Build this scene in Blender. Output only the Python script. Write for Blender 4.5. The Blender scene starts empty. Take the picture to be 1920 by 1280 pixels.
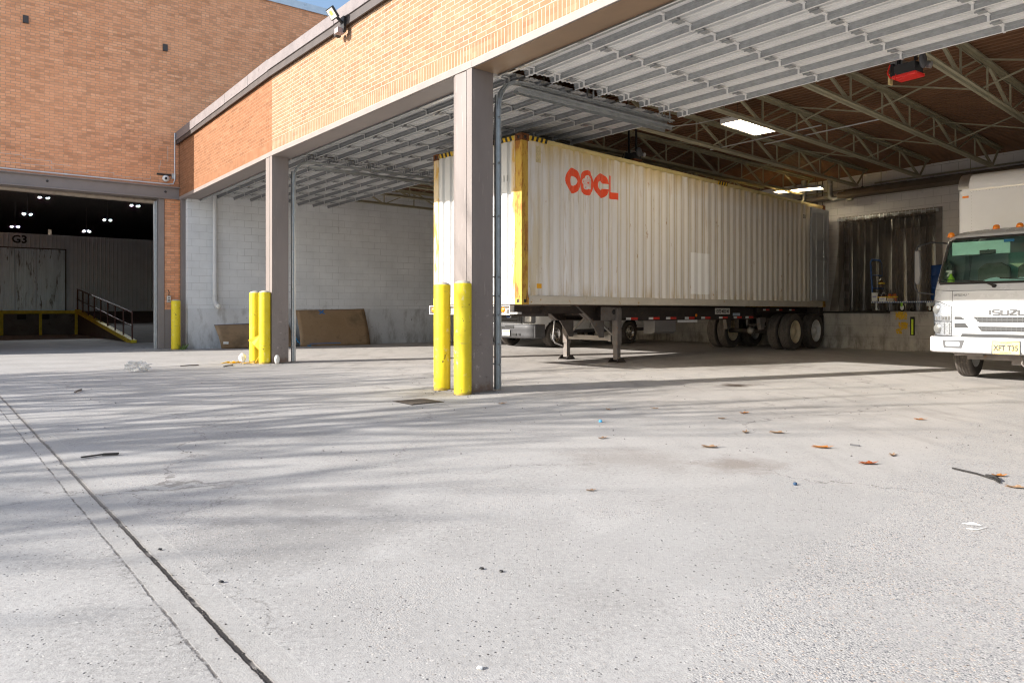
import bpy, bmesh, math, random
from mathutils import Matrix, Vector
R = math.radians
random.seed(7)
sc = bpy.context.scene
# ---------------------------------------------------------------- camera
cam = bpy.data.cameras.new("camera")
cam.sensor_width = 36.0
cam.lens = 25.03
cam.shift_y = -0.0297
cam.clip_start = 0.05
cam.clip_end = 600
co = bpy.data.objects.new("camera", cam)
sc.collection.objects.link(co)
co.location = (0, 0, 1.05)
co.rotation_euler = (R(90), 0, 0)
sc.camera = co
# ---------------------------------------------------------------- sky and sun
SUN_EL = 23.3
SD = Vector((0.925, 0.381, 0)).normalized()          # the way the light travels over the ground
w = bpy.data.worlds.new("World"); sc.world = w; w.use_nodes = True
nt = w.node_tree; nt.nodes.clear()
wo = nt.nodes.new("ShaderNodeOutputWorld"); bg = nt.nodes.new("ShaderNodeBackground")
sky = nt.nodes.new("ShaderNodeTexSky"); sky.sky_type = 'NISHITA'; sky.sun_disc = False
sky.sun_elevation = R(SUN_EL)
az = math.atan2(-SD.x, -SD.y)
sky.sun_rotation = az
sky.dust_density = 1.2
tc = nt.nodes.new("ShaderNodeTexCoord"); mp = nt.nodes.new("ShaderNodeMapping"); mp.inputs['Scale'].default_value = (2.2, 2.2, 6.0)
no = nt.nodes.new("ShaderNodeTexNoise"); no.inputs['Scale'].default_value = 1.6; no.inputs['Detail'].default_value = 8; no.inputs['Roughness'].default_value = .58
cr = nt.nodes.new("ShaderNodeValToRGB"); cr.color_ramp.elements[0].position = .50; cr.color_ramp.elements[1].position = .66
mx = nt.nodes.new("ShaderNodeMix"); mx.data_type = 'RGBA'
mx.inputs[7].default_value = (7.5, 7.6, 7.8, 1)
L = nt.links.new
L(tc.outputs['Generated'], mp.inputs[0]); L(mp.outputs[0], no.inputs[0]); L(no.outputs[0], cr.inputs[0])
L(cr.outputs[0], mx.inputs[0]); L(sky.outputs[0], mx.inputs[6]); L(mx.outputs[2], bg.inputs[0])
bg.inputs[1].default_value = 0.13
L(bg.outputs[0], wo.inputs[0])
sl = bpy.data.lights.new("sun", 'SUN'); sl.energy = 5.0; sl.angle = R(.5); sl.color = (1, .95, .88)
so = bpy.data.objects.new("sun", sl); sc.collection.objects.link(so)
e = R(SUN_EL)
so.rotation_euler = Vector((SD.x*math.cos(e), SD.y*math.cos(e), -math.sin(e))).to_track_quat('-Z', 'Y').to_euler()
sc.view_settings.view_transform = 'Standard'; sc.view_settings.look = 'None'
sc.view_settings.exposure = 1.0; sc.view_settings.gamma = 1; sc.view_settings.use_curve_mapping = False
sc.render.engine = 'CYCLES'
sc.cycles.use_denoising = True; sc.cycles.filter_width = 1.15
sc.cycles.max_bounces = 10; sc.cycles.diffuse_bounces = 6; sc.cycles.transparent_max_bounces = 24
sc.cycles.sample_clamp_indirect = 6

# ---------------------------------------------------------------- helpers
F = 1335.0
CH = 1.05
def gp(px, py, z=0.0):                       # the world point at height z seen at photo pixel (px, py)
    y = (CH - z)*F/(py - 583.0)
    return Vector(((px - 960)*y/F, y, z))
WM = {}
def rotz(a): return Matrix.Rotation(a, 4, 'Z')
def frame(o, xdir):                           # local x along xdir, z up, origin o
    x = Vector((xdir[0], xdir[1], 0)).normalized()
    y = Vector((-x.y, x.x, 0))
    m = Matrix(((x.x, y.x, 0, o[0]), (x.y, y.y, 0, o[1]), (0, 0, 1, o[2] if len(o) > 2 else 0), (0, 0, 0, 1)))
    return m
I4 = Matrix.Identity(4)
class MB:
    def __init__(s): s.v = []; s.f = []; s.m = []; s.M = None; s.sm = []
    def add(s, vs, fs, mi=0, smooth=False):
        b = len(s.v)
        if s.M is not None: vs = [s.M @ Vector(p) for p in vs]
        s.v += [tuple(p) for p in vs]
        s.f += [tuple(b+i for i in f) for f in fs]
        s.m += [mi]*len(fs); s.sm += [smooth]*len(fs)
        return s
    def box(s, x0, x1, y0, y1, z0, z1, mi=0):
        if x0 > x1: x0, x1 = x1, x0
        if y0 > y1: y0, y1 = y1, y0
        if z0 > z1: z0, z1 = z1, z0
        v = [(x0,y0,z0),(x1,y0,z0),(x1,y1,z0),(x0,y1,z0),(x0,y0,z1),(x1,y0,z1),(x1,y1,z1),(x0,y1,z1)]
        return s.add(v, [(0,3,2,1),(4,5,6,7),(0,1,5,4),(1,2,6,5),(2,3,7,6),(3,0,4,7)], mi)
    def beam(s, p, q, wd, h, mi=0, up=(0,0,1)):            # rectangular bar from p to q
        p = Vector(p); q = Vector(q); d = (q-p).normalized(); up = Vector(up)
        if abs(d.dot(up)) > .98: up = Vector((1, 0, 0))
        sx = d.cross(up).normalized(); sy = sx.cross(d).normalized()
        a = sx*wd/2; b = sy*h/2
        v = [p-a-b, p+a-b, p+a+b, p-a+b, q-a-b, q+a-b, q+a+b, q-a+b]
        return s.add(v, [(0,3,2,1),(4,5,6,7),(0,1,5,4),(1,2,6,5),(2,3,7,6),(3,0,4,7)], mi)
    def tube(s, path, r, n=12, mi=0, cap=True, smooth=True):
        P = [Vector(p) for p in path]; rr = r if isinstance(r, (list, tuple)) else [r]*len(P)
        vs = []; fs = []
        t0 = (P[1]-P[0]).normalized()
        up = Vector((0,0,1)) if abs(t0.z) < .9 else Vector((1,0,0))
        nx = t0.cross(up).normalized()
        for i, p in enumerate(P):
            if i == 0: t = P[1]-P[0]
            elif i == len(P)-1: t = P[-1]-P[-2]
            else: t = (P[i+1]-P[i]).normalized()+(P[i]-P[i-1]).normalized()
            t.normalize()
            nx = (nx - t*nx.dot(t)).normalized(); ny = t.cross(nx)
            for k in range(n):
                a = 2*math.pi*k/n
                vs.append(p+(nx*math.cos(a)+ny*math.sin(a))*rr[i])
        for i in range(len(P)-1):
            for k in range(n):
                fs.append((i*n+k, i*n+(k+1) % n, (i+1)*n+(k+1) % n, (i+1)*n+k))
        s.add(vs, fs, mi, smooth)
        if cap:
            b = len(P)-1
            s.add(vs[:n], [tuple(range(n-1, -1, -1))], mi); s.add(vs[b*n:], [tuple(range(n))], mi)
        return s
    def lathe(s, prof, o=(0,0,0), axis='z', n=24, mi=0, smooth=True):      # prof: (r, h)
        vs = []; fs = []
        for r, h in prof:
            for k in range(n):
                a = 2*math.pi*k/n; c = r*math.cos(a); d = r*math.sin(a)
                if axis == 'z': p = (o[0]+c, o[1]+d, o[2]+h)
                elif axis == 'x': p = (o[0]+h, o[1]+c, o[2]+d)
                else: p = (o[0]+d, o[1]+h, o[2]+c)
                vs.append(p)
        for i in range(len(prof)-1):
            for k in range(n):
                fs.append((i*n+k, i*n+(k+1) % n, (i+1)*n+(k+1) % n, (i+1)*n+k))
        return s.add(vs, fs, mi, smooth)
    def prism(s, poly, a, b, ax='y', mi=0):               # poly in the other two axes, extruded a..b
        n = len(poly)
        def P(u, v, t):
            return (t, u, v) if ax == 'x' else (u, t, v) if ax == 'y' else (u, v, t)
        vs = [P(u, v, a) for u, v in poly]+[P(u, v, b) for u, v in poly]
        fs = [tuple(range(n-1, -1, -1)), tuple(range(n, 2*n))]+[(i, (i+1) % n, n+(i+1) % n, n+i) for i in range(n)]
        return s.add(vs, fs, mi)
    def strip(s, prof, x0, x1, mi=0, smooth=False):        # open (y,z) profile swept along x
        n = len(prof); vs = [(x0, y, z) for y, z in prof]+[(x1, y, z) for y, z in prof]
        return s.add(vs, [(i, i+1, n+i+1, n+i) for i in range(n-1)], mi, smooth)
    def wall(s, x0, x1, z0, z1, y0, y1, holes, mi=0):     # slab in x,z with rectangular holes
        xs = sorted({x0, x1, *[h[0] for h in holes], *[h[1] for h in holes]})
        zs = sorted({z0, z1, *[h[2] for h in holes], *[h[3] for h in holes]})
        for i in range(len(xs)-1):
            for j in range(len(zs)-1):
                cx = (xs[i]+xs[i+1])/2; cz = (zs[j]+zs[j+1])/2
                if any(h[0] < cx < h[1] and h[2] < cz < h[3] for h in holes): continue
                s.box(xs[i], xs[i+1], y0, y1, zs[j], zs[j+1], mi)
        return s
def empty(name, label, cat, loc=(0,0,0), rz=0, group=None, kind=None):
    o = bpy.data.objects.new(name, None); sc.collection.objects.link(o)
    o.empty_display_size = .1
    o.location = loc; o.rotation_euler = (0, 0, rz)
    WM[o] = Matrix.Translation(Vector(loc)) @ rotz(rz)
    if label: o["label"] = label
    if cat: o["category"] = cat
    if group: o["group"] = group
    if kind: o["kind"] = kind
    return o
def build(name, mb, mats, parent=None, M=None, label=None, cat=None, group=None, kind=None, bevel=0, fix=True):
    me = bpy.data.meshes.new(name); me.from_pydata(mb.v, [], mb.f)
    if not isinstance(mats, (list, tuple)): mats = [mats]
    for m in mats: me.materials.append(m)
    me.polygons.foreach_set("material_index", mb.m); me.polygons.foreach_set("use_smooth", mb.sm)
    if fix:
        bm = bmesh.new(); bm.from_mesh(me)
        bmesh.ops.recalc_face_normals(bm, faces=bm.faces); bm.to_mesh(me); bm.free()
    me.update()
    o = bpy.data.objects.new(name, me); sc.collection.objects.link(o)
    M = M if M is not None else (WM[parent].copy() if parent is not None else I4.copy())
    WM[o] = M
    if parent is not None:
        o.parent = parent; o.matrix_parent_inverse = WM[parent].inverted()
    o.matrix_basis = M
    if bevel:
        b = o.modifiers.new("bevel", 'BEVEL'); b.width = bevel; b.segments = 2; b.limit_method = 'ANGLE'; b.angle_limit = R(50)
    if label: o["label"] = label
    if cat: o["category"] = cat
    if group: o["group"] = group
    if kind: o["kind"] = kind
    return o
def dup(root, M, label, group=None):          # copies a thing, its parts and their sub-parts
    def cp(o, par):
        c = o.copy(); sc.collection.objects.link(c)
        if par is not None: c.parent = par; c.matrix_parent_inverse = o.matrix_parent_inverse.copy()
        for ch in list(KIDS.get(o, [])): cp(ch, c)
        return c
    r = cp(root, None)
    r.matrix_basis = M; r["label"] = label
    if group: r["group"] = group
    return r
KIDS = {}
def index_kids():
    KIDS.clear()
    for o in sc.objects:
        if o.parent: KIDS.setdefault(o.parent, []).append(o)

# ---------------------------------------------------------------- materials
class NT:
    def __init__(s, name):
        s.mat = bpy.data.materials.new(name); s.mat.use_nodes = True; s.t = s.mat.node_tree
        s.b = s.t.nodes["Principled BSDF"]; s.tc = None
    def n(s, ty, **kw):
        x = s.t.nodes.new("ShaderNode"+ty)
        for k, v in kw.items(): setattr(x, k, v)
        return x
    def l(s, a, b): s.t.links.new(a, b)
    def co(s, kind='Object'):
        if not s.tc: s.tc = s.n("TexCoord")
        return s.tc.outputs[kind]
    def sep(s, v): x = s.n("SeparateXYZ"); s.l(v, x.inputs[0]); return x.outputs
    def val(s, x, sock):
        if hasattr(x, 'is_linked') or hasattr(x, 'links'): s.l(x, sock)
        else: sock.default_value = x
    def math(s, op, a, b=None, c=None, clamp=False):
        x = s.n("Math", operation=op, use_clamp=clamp); s.val(a, x.inputs[0])
        if b is not None: s.val(b, x.inputs[1])
        if c is not None: s.val(c, x.inputs[2])
        return x.outputs[0]
    def comb(s, a, b, c=0.0):
        x = s.n("CombineXYZ"); s.val(a, x.inputs[0]); s.val(b, x.inputs[1]); s.val(c, x.inputs[2]); return x.outputs[0]
    def map(s, v, scale=(1,1,1), loc=(0,0,0), rot=(0,0,0)):
        x = s.n("Mapping"); s.l(v, x.inputs[0]); x.inputs['Scale'].default_value = scale
        x.inputs['Location'].default_value = loc; x.inputs['Rotation'].default_value = rot; return x.outputs[0]
    def noise(s, v, scale, detail=4, rough=.55, dist=0, col=False):
        x = s.n("TexNoise"); s.l(v, x.inputs[0]); x.inputs['Scale'].default_value = scale
        x.inputs['Detail'].default_value = detail; x.inputs['Roughness'].default_value = rough; x.inputs['Distortion'].default_value = dist
        return x.outputs[1 if col else 0]
    def ramp(s, v, a, b, lo=0.0, hi=1.0):
        x = s.n("MapRange"); x.clamp = True; s.val(v, x.inputs[0]); x.inputs[1].default_value = a; x.inputs[2].default_value = b
        x.inputs[3].default_value = lo; x.inputs[4].default_value = hi; return x.outputs[0]
    def mix(s, f, a, b, mode='MIX'):
        x = s.n("Mix", data_type='RGBA', blend_type=mode)
        s.val(f, x.inputs[0])
        for i, q in ((6, a), (7, b)):
            if isinstance(q, tuple): x.inputs[i].default_value = (*q[:3], 1)
            else: s.l(q, x.inputs[i])
        return x.outputs[2]
    def bump(s, h, strength=.3, dist=.01):
        x = s.n("Bump"); x.inputs['Strength'].default_value = strength; x.inputs['Distance'].default_value = dist
        s.l(h, x.inputs['Height']); s.l(x.outputs[0], s.b.inputs['Normal']); return x
    def out(s, col=None, rough=None, metal=None, spec=None):
        if col is not None:
            if isinstance(col, tuple): s.b.inputs['Base Color'].default_value = (*col[:3], 1)
            else: s.l(col, s.b.inputs['Base Color'])
        if rough is not None: s.val(rough, s.b.inputs['Roughness'])
        if metal is not None: s.val(metal, s.b.inputs['Metallic'])
        if spec is not None: s.b.inputs['Specular IOR Level'].default_value = spec
        return s.mat
def paint(name, col, rough=.5, metal=0, var=.12, scale=6, spec=.5, dirt=None, bump=.0, streak=False):
    m = NT(name); c = m.co('Object')
    v = m.map(c, (1, 1, .18)) if streak else c
    n1 = m.noise(v, scale, 5, .6)
    lo = tuple(x*(1-var) for x in col); hi = tuple(min(1, x*(1+var)) for x in col)
    cc = m.mix(m.ramp(n1, .3, .7), lo, hi)
    if dirt:
        n2 = m.noise(v, scale*2.3, 8, .7)
        cc = m.mix(m.ramp(n2, dirt[1], dirt[1]+.08), cc, dirt[0])
    if bump: m.bump(m.noise(c, scale*12, 4), bump, .004)
    return m.out(cc, m.ramp(n1, .3, .7, max(0, rough-.08), min(1, rough+.08)), metal, spec)
def glow(name, col, st):
    m = NT(name); m.b.inputs['Emission Color'].default_value = (*col, 1); m.b.inputs['Emission Strength'].default_value = st
    return m.out((.8,.8,.8), .5)
def brick_mat(name, c1, c2, mortar, jit=.25, soldier=None, stain=0.0, patch=None, white=False):
    m = NT(name); s = m.sep(m.co('Object'))
    uv = m.comb(s[0], s[2])
    def bt(vec, w_, h_, off):
        b = m.n("TexBrick"); m.l(vec, b.inputs[0]); b.offset = off
        b.inputs['Color1'].default_value = (*c1, 1); b.inputs['Color2'].default_value = (*c2, 1); b.inputs['Mortar'].default_value = (*mortar, 1)
        b.inputs['Scale'].default_value = 1; b.inputs['Brick Width'].default_value = w_; b.inputs['Row Height'].default_value = h_
        b.inputs['Mortar Size'].default_value = .0055; b.inputs['Mortar Smooth'].default_value = .3; b.inputs['Bias'].default_value = 0
        return b
    b = bt(uv, .2032, .0677, .5)
    col = b.outputs[0]; fac = b.outputs[1]
    if soldier is not None:
        b2 = bt(m.comb(s[0], m.math('SUBTRACT', s[2], soldier-.4)), .0677, .2032, 0)
        k = m.math('LESS_THAN', s[2], soldier+.205)
        col = m.mix(k, col, b2.outputs[0]); 
        fac = m.math('ADD', m.math('MULTIPLY', fac, m.math('SUBTRACT', 1.0, k)), m.math('MULTIPLY', b2.outputs[1], k))
    g = m.noise(uv, .55, 6, .62); g2 = m.noise(uv, 3.2, 6, .65)
    # brick by brick tone
    cell = m.n("TexWhiteNoise", noise_dimensions='2D')
    row = m.math('FLOOR', m.math('DIVIDE', s[2], .0677))
    colm = m.math('FLOOR', m.math('ADD', m.math('DIVIDE', s[0], .2032), m.math('MULTIPLY', m.math('MODULO', row, 2.0), .5)))
    m.l(m.comb(colm, row), cell.inputs[0])
    inv = m.math('SUBTRACT', 1.0, fac)
    jf = m.math('MULTIPLY', m.ramp(cell.outputs[0], .62, 1.0), inv)
    col = m.mix(m.math('MULTIPLY', jf, .65), col, tuple(x*(1-jit) for x in c1))
    jf2 = m.math('MULTIPLY', m.ramp(cell.outputs[0], .12, .0), inv)
    col = m.mix(m.math('MULTIPLY', jf2, .4), col, tuple(min(1, x*1.35+.03) for x in c2))
    col = m.mix(m.ramp(g, .38, .68, 0, .35), col, tuple(min(1, x*1.08+.01) for x in c2))
    col = m.mix(m.ramp(g2, .56, .8, 0, .45+stain), col, tuple(x*.62 for x in c1))
    if white:                                       # lime bloom in soft drifts
        g3 = m.noise(m.map(uv, (1, .45, 1)), 1.1, 5, .7)
        col = m.mix(m.ramp(g3, .55, .8, 0, .22), col, (.34, .27, .22))
    m.bump(m.math('ADD', m.math('MULTIPLY', inv, 1.0), m.math('MULTIPLY', m.noise(uv, 60, 4), .35)), .55, .006)
    return m.out(col, .88, 0, .25)
def block_mat(name, base, joint, var=.1, scuff=(.25,.22,.2), sc_lo=.62, w_=.4064, h_=.2032, z0=0.0, low_dirt=1.6):
    m = NT(name); s = m.sep(m.co('Object')); uv = m.comb(s[0], m.math('SUBTRACT', s[2], z0))
    b = m.n("TexBrick"); m.l(uv, b.inputs[0]); b.offset = .5
    b.inputs['Scale'].default_value = 1; b.inputs['Brick Width'].default_value = w_; b.inputs['Row Height'].default_value = h_
    b.inputs['Mortar Size'].default_value = .006; b.inputs['Mortar Smooth'].default_value = .5
    n1 = m.noise(uv, 1.3, 6, .6); n2 = m.noise(m.map(uv, (1, .35, 1)), 3.5, 8, .68)
    c = m.mix(m.ramp(n1, .3, .7), tuple(x*(1-var) for x in base), tuple(min(1, x*(1+var)) for x in base))
    jn = m.ramp(m.noise(uv, .9, 3), .35, .65, .25, .95)
    c = m.mix(m.math('MULTIPLY', b.outputs[1], jn), c, joint)
    c = m.mix(m.ramp(n2, sc_lo, sc_lo+.14, 0, .5), c, scuff)
    n3 = m.noise(m.map(uv, (1, 1, 1)), 9, 3, .5)
    c = m.mix(m.math('MULTIPLY', m.ramp(n3, .70, .74), m.ramp(s[2], low_dirt, .2)), c, (.09, .075, .065))
    c = m.mix(m.math('MULTIPLY', m.ramp(n2, .42, .62), m.ramp(s[2], .5, 0, 0, .75)), c, scuff)
    m.bump(m.math('ADD', m.math('MULTIPLY', b.outputs[1], -1.0), m.math('MULTIPLY', m.noise(uv, 45, 3), .25)), .5, .006)
    return m.out(c, .8, 0, .3)

M = {}
def pier_mat():
    m = NT('scuffed_brown_pier_paint'); c = m.co(); s = m.sep(c)
    n1 = m.noise(m.map(c, (1, 1, .25)), 3, 5, .6); n2 = m.noise(c, 11, 7, .7); n3 = m.noise(m.map(c, (1, 1, .12)), 22, 4, .6)
    col = m.mix(m.ramp(n1, .3, .7), (.195, .166, .154), (.235, .202, .188))
    col = m.mix(m.ramp(n3, .62, .72, 0, .35), col, (.40, .35, .33))
    lowm = m.ramp(s[2], 1.6, .1, .0, 1)
    col = m.mix(m.math('MULTIPLY', m.ramp(n2, .60, .66), m.math('MULTIPLY', lowm, .8)), col, (.42, .37, .34))
    col = m.mix(m.math('MULTIPLY', m.ramp(n2, .42, .34), m.math('MULTIPLY', lowm, .7)), col, (.10, .08, .07))
    col = m.mix(m.math('MULTIPLY', m.ramp(m.math('ADD', s[2], m.math('MULTIPLY', m.math('SUBTRACT', n2, .5), .5)), .14, .02), .8), col, (.16, .10, .07))
    m.bump(m.math('ADD', n2, m.noise(c, 60, 3)), .25, .003)
    return m.out(col, .5, 0, .4)
M['pier'] = pier_mat()
M['brown'] = paint('brown_steel_paint', (.25, .215, .20), .5, 0, .08, 2.5, .4, ((.30,.26,.24), .72), .15)
M['browndk'] = paint('brown_dark_trim', (.05, .042, .04), .55, 0, .15, 3)
M['yellow'] = None
M['galv'] = paint('galvanised_steel', (.46, .48, .49), .38, .85, .14, 9, .5, ((.30,.31,.32), .62))
M['galvw'] = paint('white_galvanised_door_skin', (.88, .87, .85), .42, .0, .07, 2.2, .5)
M['galvshade'] = paint('shaded_galvanised_door_skin', (.50, .50, .495), .4, .25, .10, 3, .5, ((.36,.36,.36), .6))  # same door skin as above, its colour darkened to carry the bays' shade
M['strutshade'] = paint('shaded_galvanised_strut', (.24, .245, .25), .42, .4, .15, 12)  # darker copy of the strut, shade put into its colour
M['galvstrut'] = paint('galvanised_strut', (.43, .44, .445), .42, .4, .15, 14, .5, ((.4,.4,.41), .6))
M['black'] = paint('black_paint', (.02, .02, .021), .5, 0, .2, 8)
M['rubber'] = paint('black_rubber', (.028, .026, .025), .75, 0, .2, 12, .3, ((.07,.062,.055), .6))
M['tyre'] = paint('dusty_tyre_rubber', (.085, .074, .066), .8, 0, .25, 10, .25, ((.15,.125,.105), .56), .2)
M['chrome'] = paint('chrome', (.7, .7, .7), .15, 1, .05, 8)
M['alu'] = paint('brushed_aluminium', (.6, .6, .61), .35, .9, .1, 12)
M['white'] = paint('white_vehicle_paint', (.50, .51, .525), .28, 0, .03, 2, .5)
M['whitebox'] = paint('white_box_skin', (.80, .81, .84), .38, 0, .05, 1.3, .5, ((.55,.56,.57), .68))
M['amber'] = paint('amber_lens', (.9, .26, .02), .2, 0, .05, 20)
M['red'] = paint('red_lens', (.7, .02, .012), .3, 0, .05, 20)
M['redtape'] = paint('red_reflective_tape', (.62, .03, .02), .35, 0, .15, 20)
M['whitetape'] = paint('white_reflective_tape', (.78, .78, .76), .35, 0, .1, 20)
M['plate'] = paint('pale_yellow_licence_plate', (.86, .66, .22), .4, 0, .1, 12)
M['wplate'] = paint('white_plate', (.7, .7, .66), .45, 0, .1, 12)
M['ink'] = paint('black_ink', (.03, .03, .035), .5, 0, .1, 12)
M['tapeblue'] = paint('blue_masking_tape', (.02, .16, .45), .5, 0, .1, 12)
M['concretecap'] = paint('pale_concrete', (.48, .43, .35), .9, 0, .15, 20, .2, None, .4)
def ground_mat():
    m = NT('worn_concrete_apron'); c = m.co('Object'); s = m.sep(c)
    x, y = s[0], s[1]
    big = m.noise(c, .22, 4, .6); mid = m.noise(c, 1.1, 6, .62); fine = m.noise(c, 38, 6, .72); vf = m.noise(c, 150, 3, .7)
    base = m.mix(m.ramp(big, .3, .7), (.335, .329, .322), (.41, .403, .395))
    base = m.mix(m.ramp(mid, .42, .64, 0, .75), base, (.24, .234, .226))
    base = m.mix(m.ramp(fine, .40, .66, 0, .65), base, (.47, .46, .445)); base = m.mix(m.ramp(fine, .42, .30, 0, .5), base, (.22, .21, .2))
    base = m.mix(m.ramp(vf, .5, .68, 0, .55), base, (.2, .19, .18))
    # inside the garage: browner, smoother
    q = m.math('ADD', m.math('MULTIPLY', m.math('ADD', x, .513), .776), m.math('MULTIPLY', m.math('SUBTRACT', y, 9.08), .631))
    ins = m.ramp(q, -2.5, 1.2)
    inc = m.mix(m.ramp(mid, .3, .7), (.40, .37, .345), (.48, .45, .42))
    inc = m.mix(m.ramp(m.noise(m.map(c, (1, .25, 1), rot=(0, 0, R(39))), 3.0, 7, .65), .5, .72, 0, .55), inc, (.2, .175, .155))
    base = m.mix(m.math('MULTIPLY', ins, .85), base, inc)
    # rolled streaks running into the bays
    st = m.noise(m.map(c, (.35, 4.5, 1), rot=(0, 0, R(-39))), 2.2, 6, .6)
    base = m.mix(m.math('MULTIPLY', m.ramp(st, .5, .66, 0, .35), m.ramp(y, 3, 7)), base, (.42, .405, .39))
    # exposed aggregate, bottom right
    ag = m.math('ADD', m.math('SUBTRACT', m.math('SUBTRACT', x, .15), m.math('MULTIPLY', m.math('SUBTRACT', y, 1.85), .85)),
                m.math('MULTIPLY', m.math('SUBTRACT', m.noise(c, 1.7, 5, .6), .5), 1.5))
    agm = m.ramp(ag, -.04, .18)
    agl = m.ramp(m.noise(c, .75, 7, .7, .4), .50, .60)
    brk = m.ramp(m.noise(c, 2.3, 7, .75), .36, .56, .25, 1)
    agm = m.math('MULTIPLY', agm, brk)
    agm2 = m.math('MAXIMUM', agm, m.math('MULTIPLY', agl, .55))
    v = m.n("TexVoronoi"); m.l(c, v.inputs[0]); v.inputs['Scale'].default_value = 150; v.inputs['Randomness'].default_value = 1
    vs = m.sep(v.outputs['Color'])
    stone = m.mix(m.ramp(vs[0], .0, 1.0), (.27, .268, .27), (.48, .465, .445))
    stone = m.mix(m.ramp(vs[1], .90, .91), stone, (.085, .095, .115))
    stone = m.mix(m.ramp(vs[2], .95, .96), stone, (.50, .39, .31))
    stone = m.mix(m.ramp(v.outputs['Distance'], .45, .8, 0, .5), stone, (.36, .345, .33))
    base = m.mix(m.math('MULTIPLY', agm2, .72), base, stone)
    # trowelled patches
    def rect(cx, cy, ang, hx, hy, soft=.03, n=.12):
        ca, sa = math.cos(ang), math.sin(ang)
        dx = m.math('SUBTRACT', x, cx); dy = m.math('SUBTRACT', y, cy)
        u = m.math('ADD', m.math('MULTIPLY', dx, ca), m.math('MULTIPLY', dy, sa))
        w_ = m.math('SUBTRACT', m.math('MULTIPLY', dy, ca), m.math('MULTIPLY', dx, sa))
        wob = m.math('MULTIPLY', m.math('SUBTRACT', mid, .5), n)
        a = m.ramp(m.math('ADD', m.math('ABSOLUTE', u), wob), hx, hx-soft)
        b = m.ramp(m.math('ADD', m.math('ABSOLUTE', w_), wob), hy, hy-soft)
        return m.math('MULTIPLY', a, b)
    p1 = rect(-.05, 2.75, R(39), .75, .52); p2 = rect(1.25, 3.6, R(45), 1.0, .42); p3 = rect(-.9, 4.1, R(51), .5, .8, .2, .5)
    base = m.mix(m.math('MULTIPLY', p1, .28), base, (.32, .312, .302))
    base = m.mix(m.math('MULTIPLY', p2, .35), base, (.325, .32, .312))
    # stains
    def spot(cx, cy, r, col, base, k, sy=1.0):
        dx = m.math('SUBTRACT', x, cx); dy = m.math('MULTIPLY', m.math('SUBTRACT', y, cy), sy)
        d = m.math('SQRT', m.math('ADD', m.math('MULTIPLY', dx, dx), m.math('MULTIPLY', dy, dy)))
        d = m.math('ADD', d, m.math('MULTIPLY', m.math('SUBTRACT', m.noise(c, 3.1, 6, .65), .5), r*2.2))
        return m.mix(m.ramp(d, r, r*.3, 0, k), base, col)
    base = spot(1.55, 4.85, .35, (.2, .165, .14), base, .65)
    base = spot(.85, 5.1, .5, (.27, .245, .225), base, .5)
    base = spot(-.95, 3.3, .55, (.17, .165, .16), base, .42)
    base = spot(-1.1, 3.9, .5, (.17, .165, .16), base, .45)
    base = spot(3.2, 10.1, .28, (.07, .045, .03), base, .9)
    base = spot(4.6, 14.0, 1.6, (.15, .13, .115), base, .6)
    base = spot(-1.0, 9.0, .7, (.2, .18, .16), base, .55)
    base = spot(1.5, 17.5, 2.2, (.18, .155, .14), base, .5)
    # specks and grit
    s2 = m.n("TexVoronoi"); m.l(c, s2.inputs[0]); s2.inputs['Scale'].default_value = 95
    s2s = m.sep(s2.outputs['Color'])
    dens = m.ramp(m.noise(c, .8, 5, .65), .35, .7, .985, .90)
    sk2 = m.math('MULTIPLY', m.ramp(s2.outputs['Distance'], .42, .25), m.math('GREATER_THAN', s2s[0], dens))
    base = m.mix(m.math('MULTIPLY', sk2, .8), base, (.10, .095, .09))
    wk2 = m.math('MULTIPLY', m.ramp(s2.outputs['Distance'], .45, .25), m.math('GREATER_THAN', s2s[1], .95))
    base = m.mix(m.math('MULTIPLY', wk2, .5), base, (.58, .56, .53))
    sp = m.n("TexVoronoi"); m.l(c, sp.inputs[0]); sp.inputs['Scale'].default_value = 42
    sps = m.sep(sp.outputs['Color'])
    spk = m.math('MULTIPLY', m.ramp(sp.outputs['Distance'], .26, .12), m.ramp(m.math('ADD', sps[0], m.math('MULTIPLY', mid, .25)), .98, 1.0))
    base = m.mix(m.math('MULTIPLY', spk, .6), base, (.07, .065, .065))
    spw = m.math('MULTIPLY', m.ramp(sp.outputs['Distance'], .3, .15), m.ramp(sps[1], .975, .98))
    base = m.mix(m.math('MULTIPLY', spw, .6), base, (.6, .58, .55))
    # the joints that run along the facade
    wob = m.math('MULTIPLY', m.math('SUBTRACT', m.noise(c, 1.6, 7, .72), .5), .030)
    wob2 = m.math('MULTIPLY', m.math('SUBTRACT', m.noise(c, 22, 5, .7), .5), .016)
    p = m.math('ADD', m.math('ADD', m.math('ADD', m.math('MULTIPLY', x, .7689), m.math('MULTIPLY', y, .6394)), wob), wob2)
    def line(p0, wd, so): return m.ramp(m.math('ABSOLUTE', m.math('SUBTRACT', p, p0)), wd+so, wd)
    band = m.math('MULTIPLY', m.ramp(p, .655, .662), m.ramp(p, .872, .866))
    base = m.mix(m.math('MULTIPLY', band, .45), base, (.36, .35, .335))
    near = m.ramp(y, 4.3, 3.2)
    main = m.math('MULTIPLY', line(.760, .0055, .005), m.ramp(m.noise(c, 17, 4, .7), .28, .40, .35, 1))
    gap = m.ramp(m.noise(c, 6, 3), .3, .42)
    k1 = m.math('MULTIPLY', m.math('MULTIPLY', main, m.math('MAXIMUM', m.math('MULTIPLY', near, 1.0), .5)), m.math('MAXIMUM', gap, .55))
    lip = m.math('MULTIPLY', line(.760, .008, .012), .35)
    base = m.mix(lip, base, (.2, .16, .13))
    base = m.mix(m.math('MULTIPLY', k1, .97), base, (.022, .02, .02))
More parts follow.
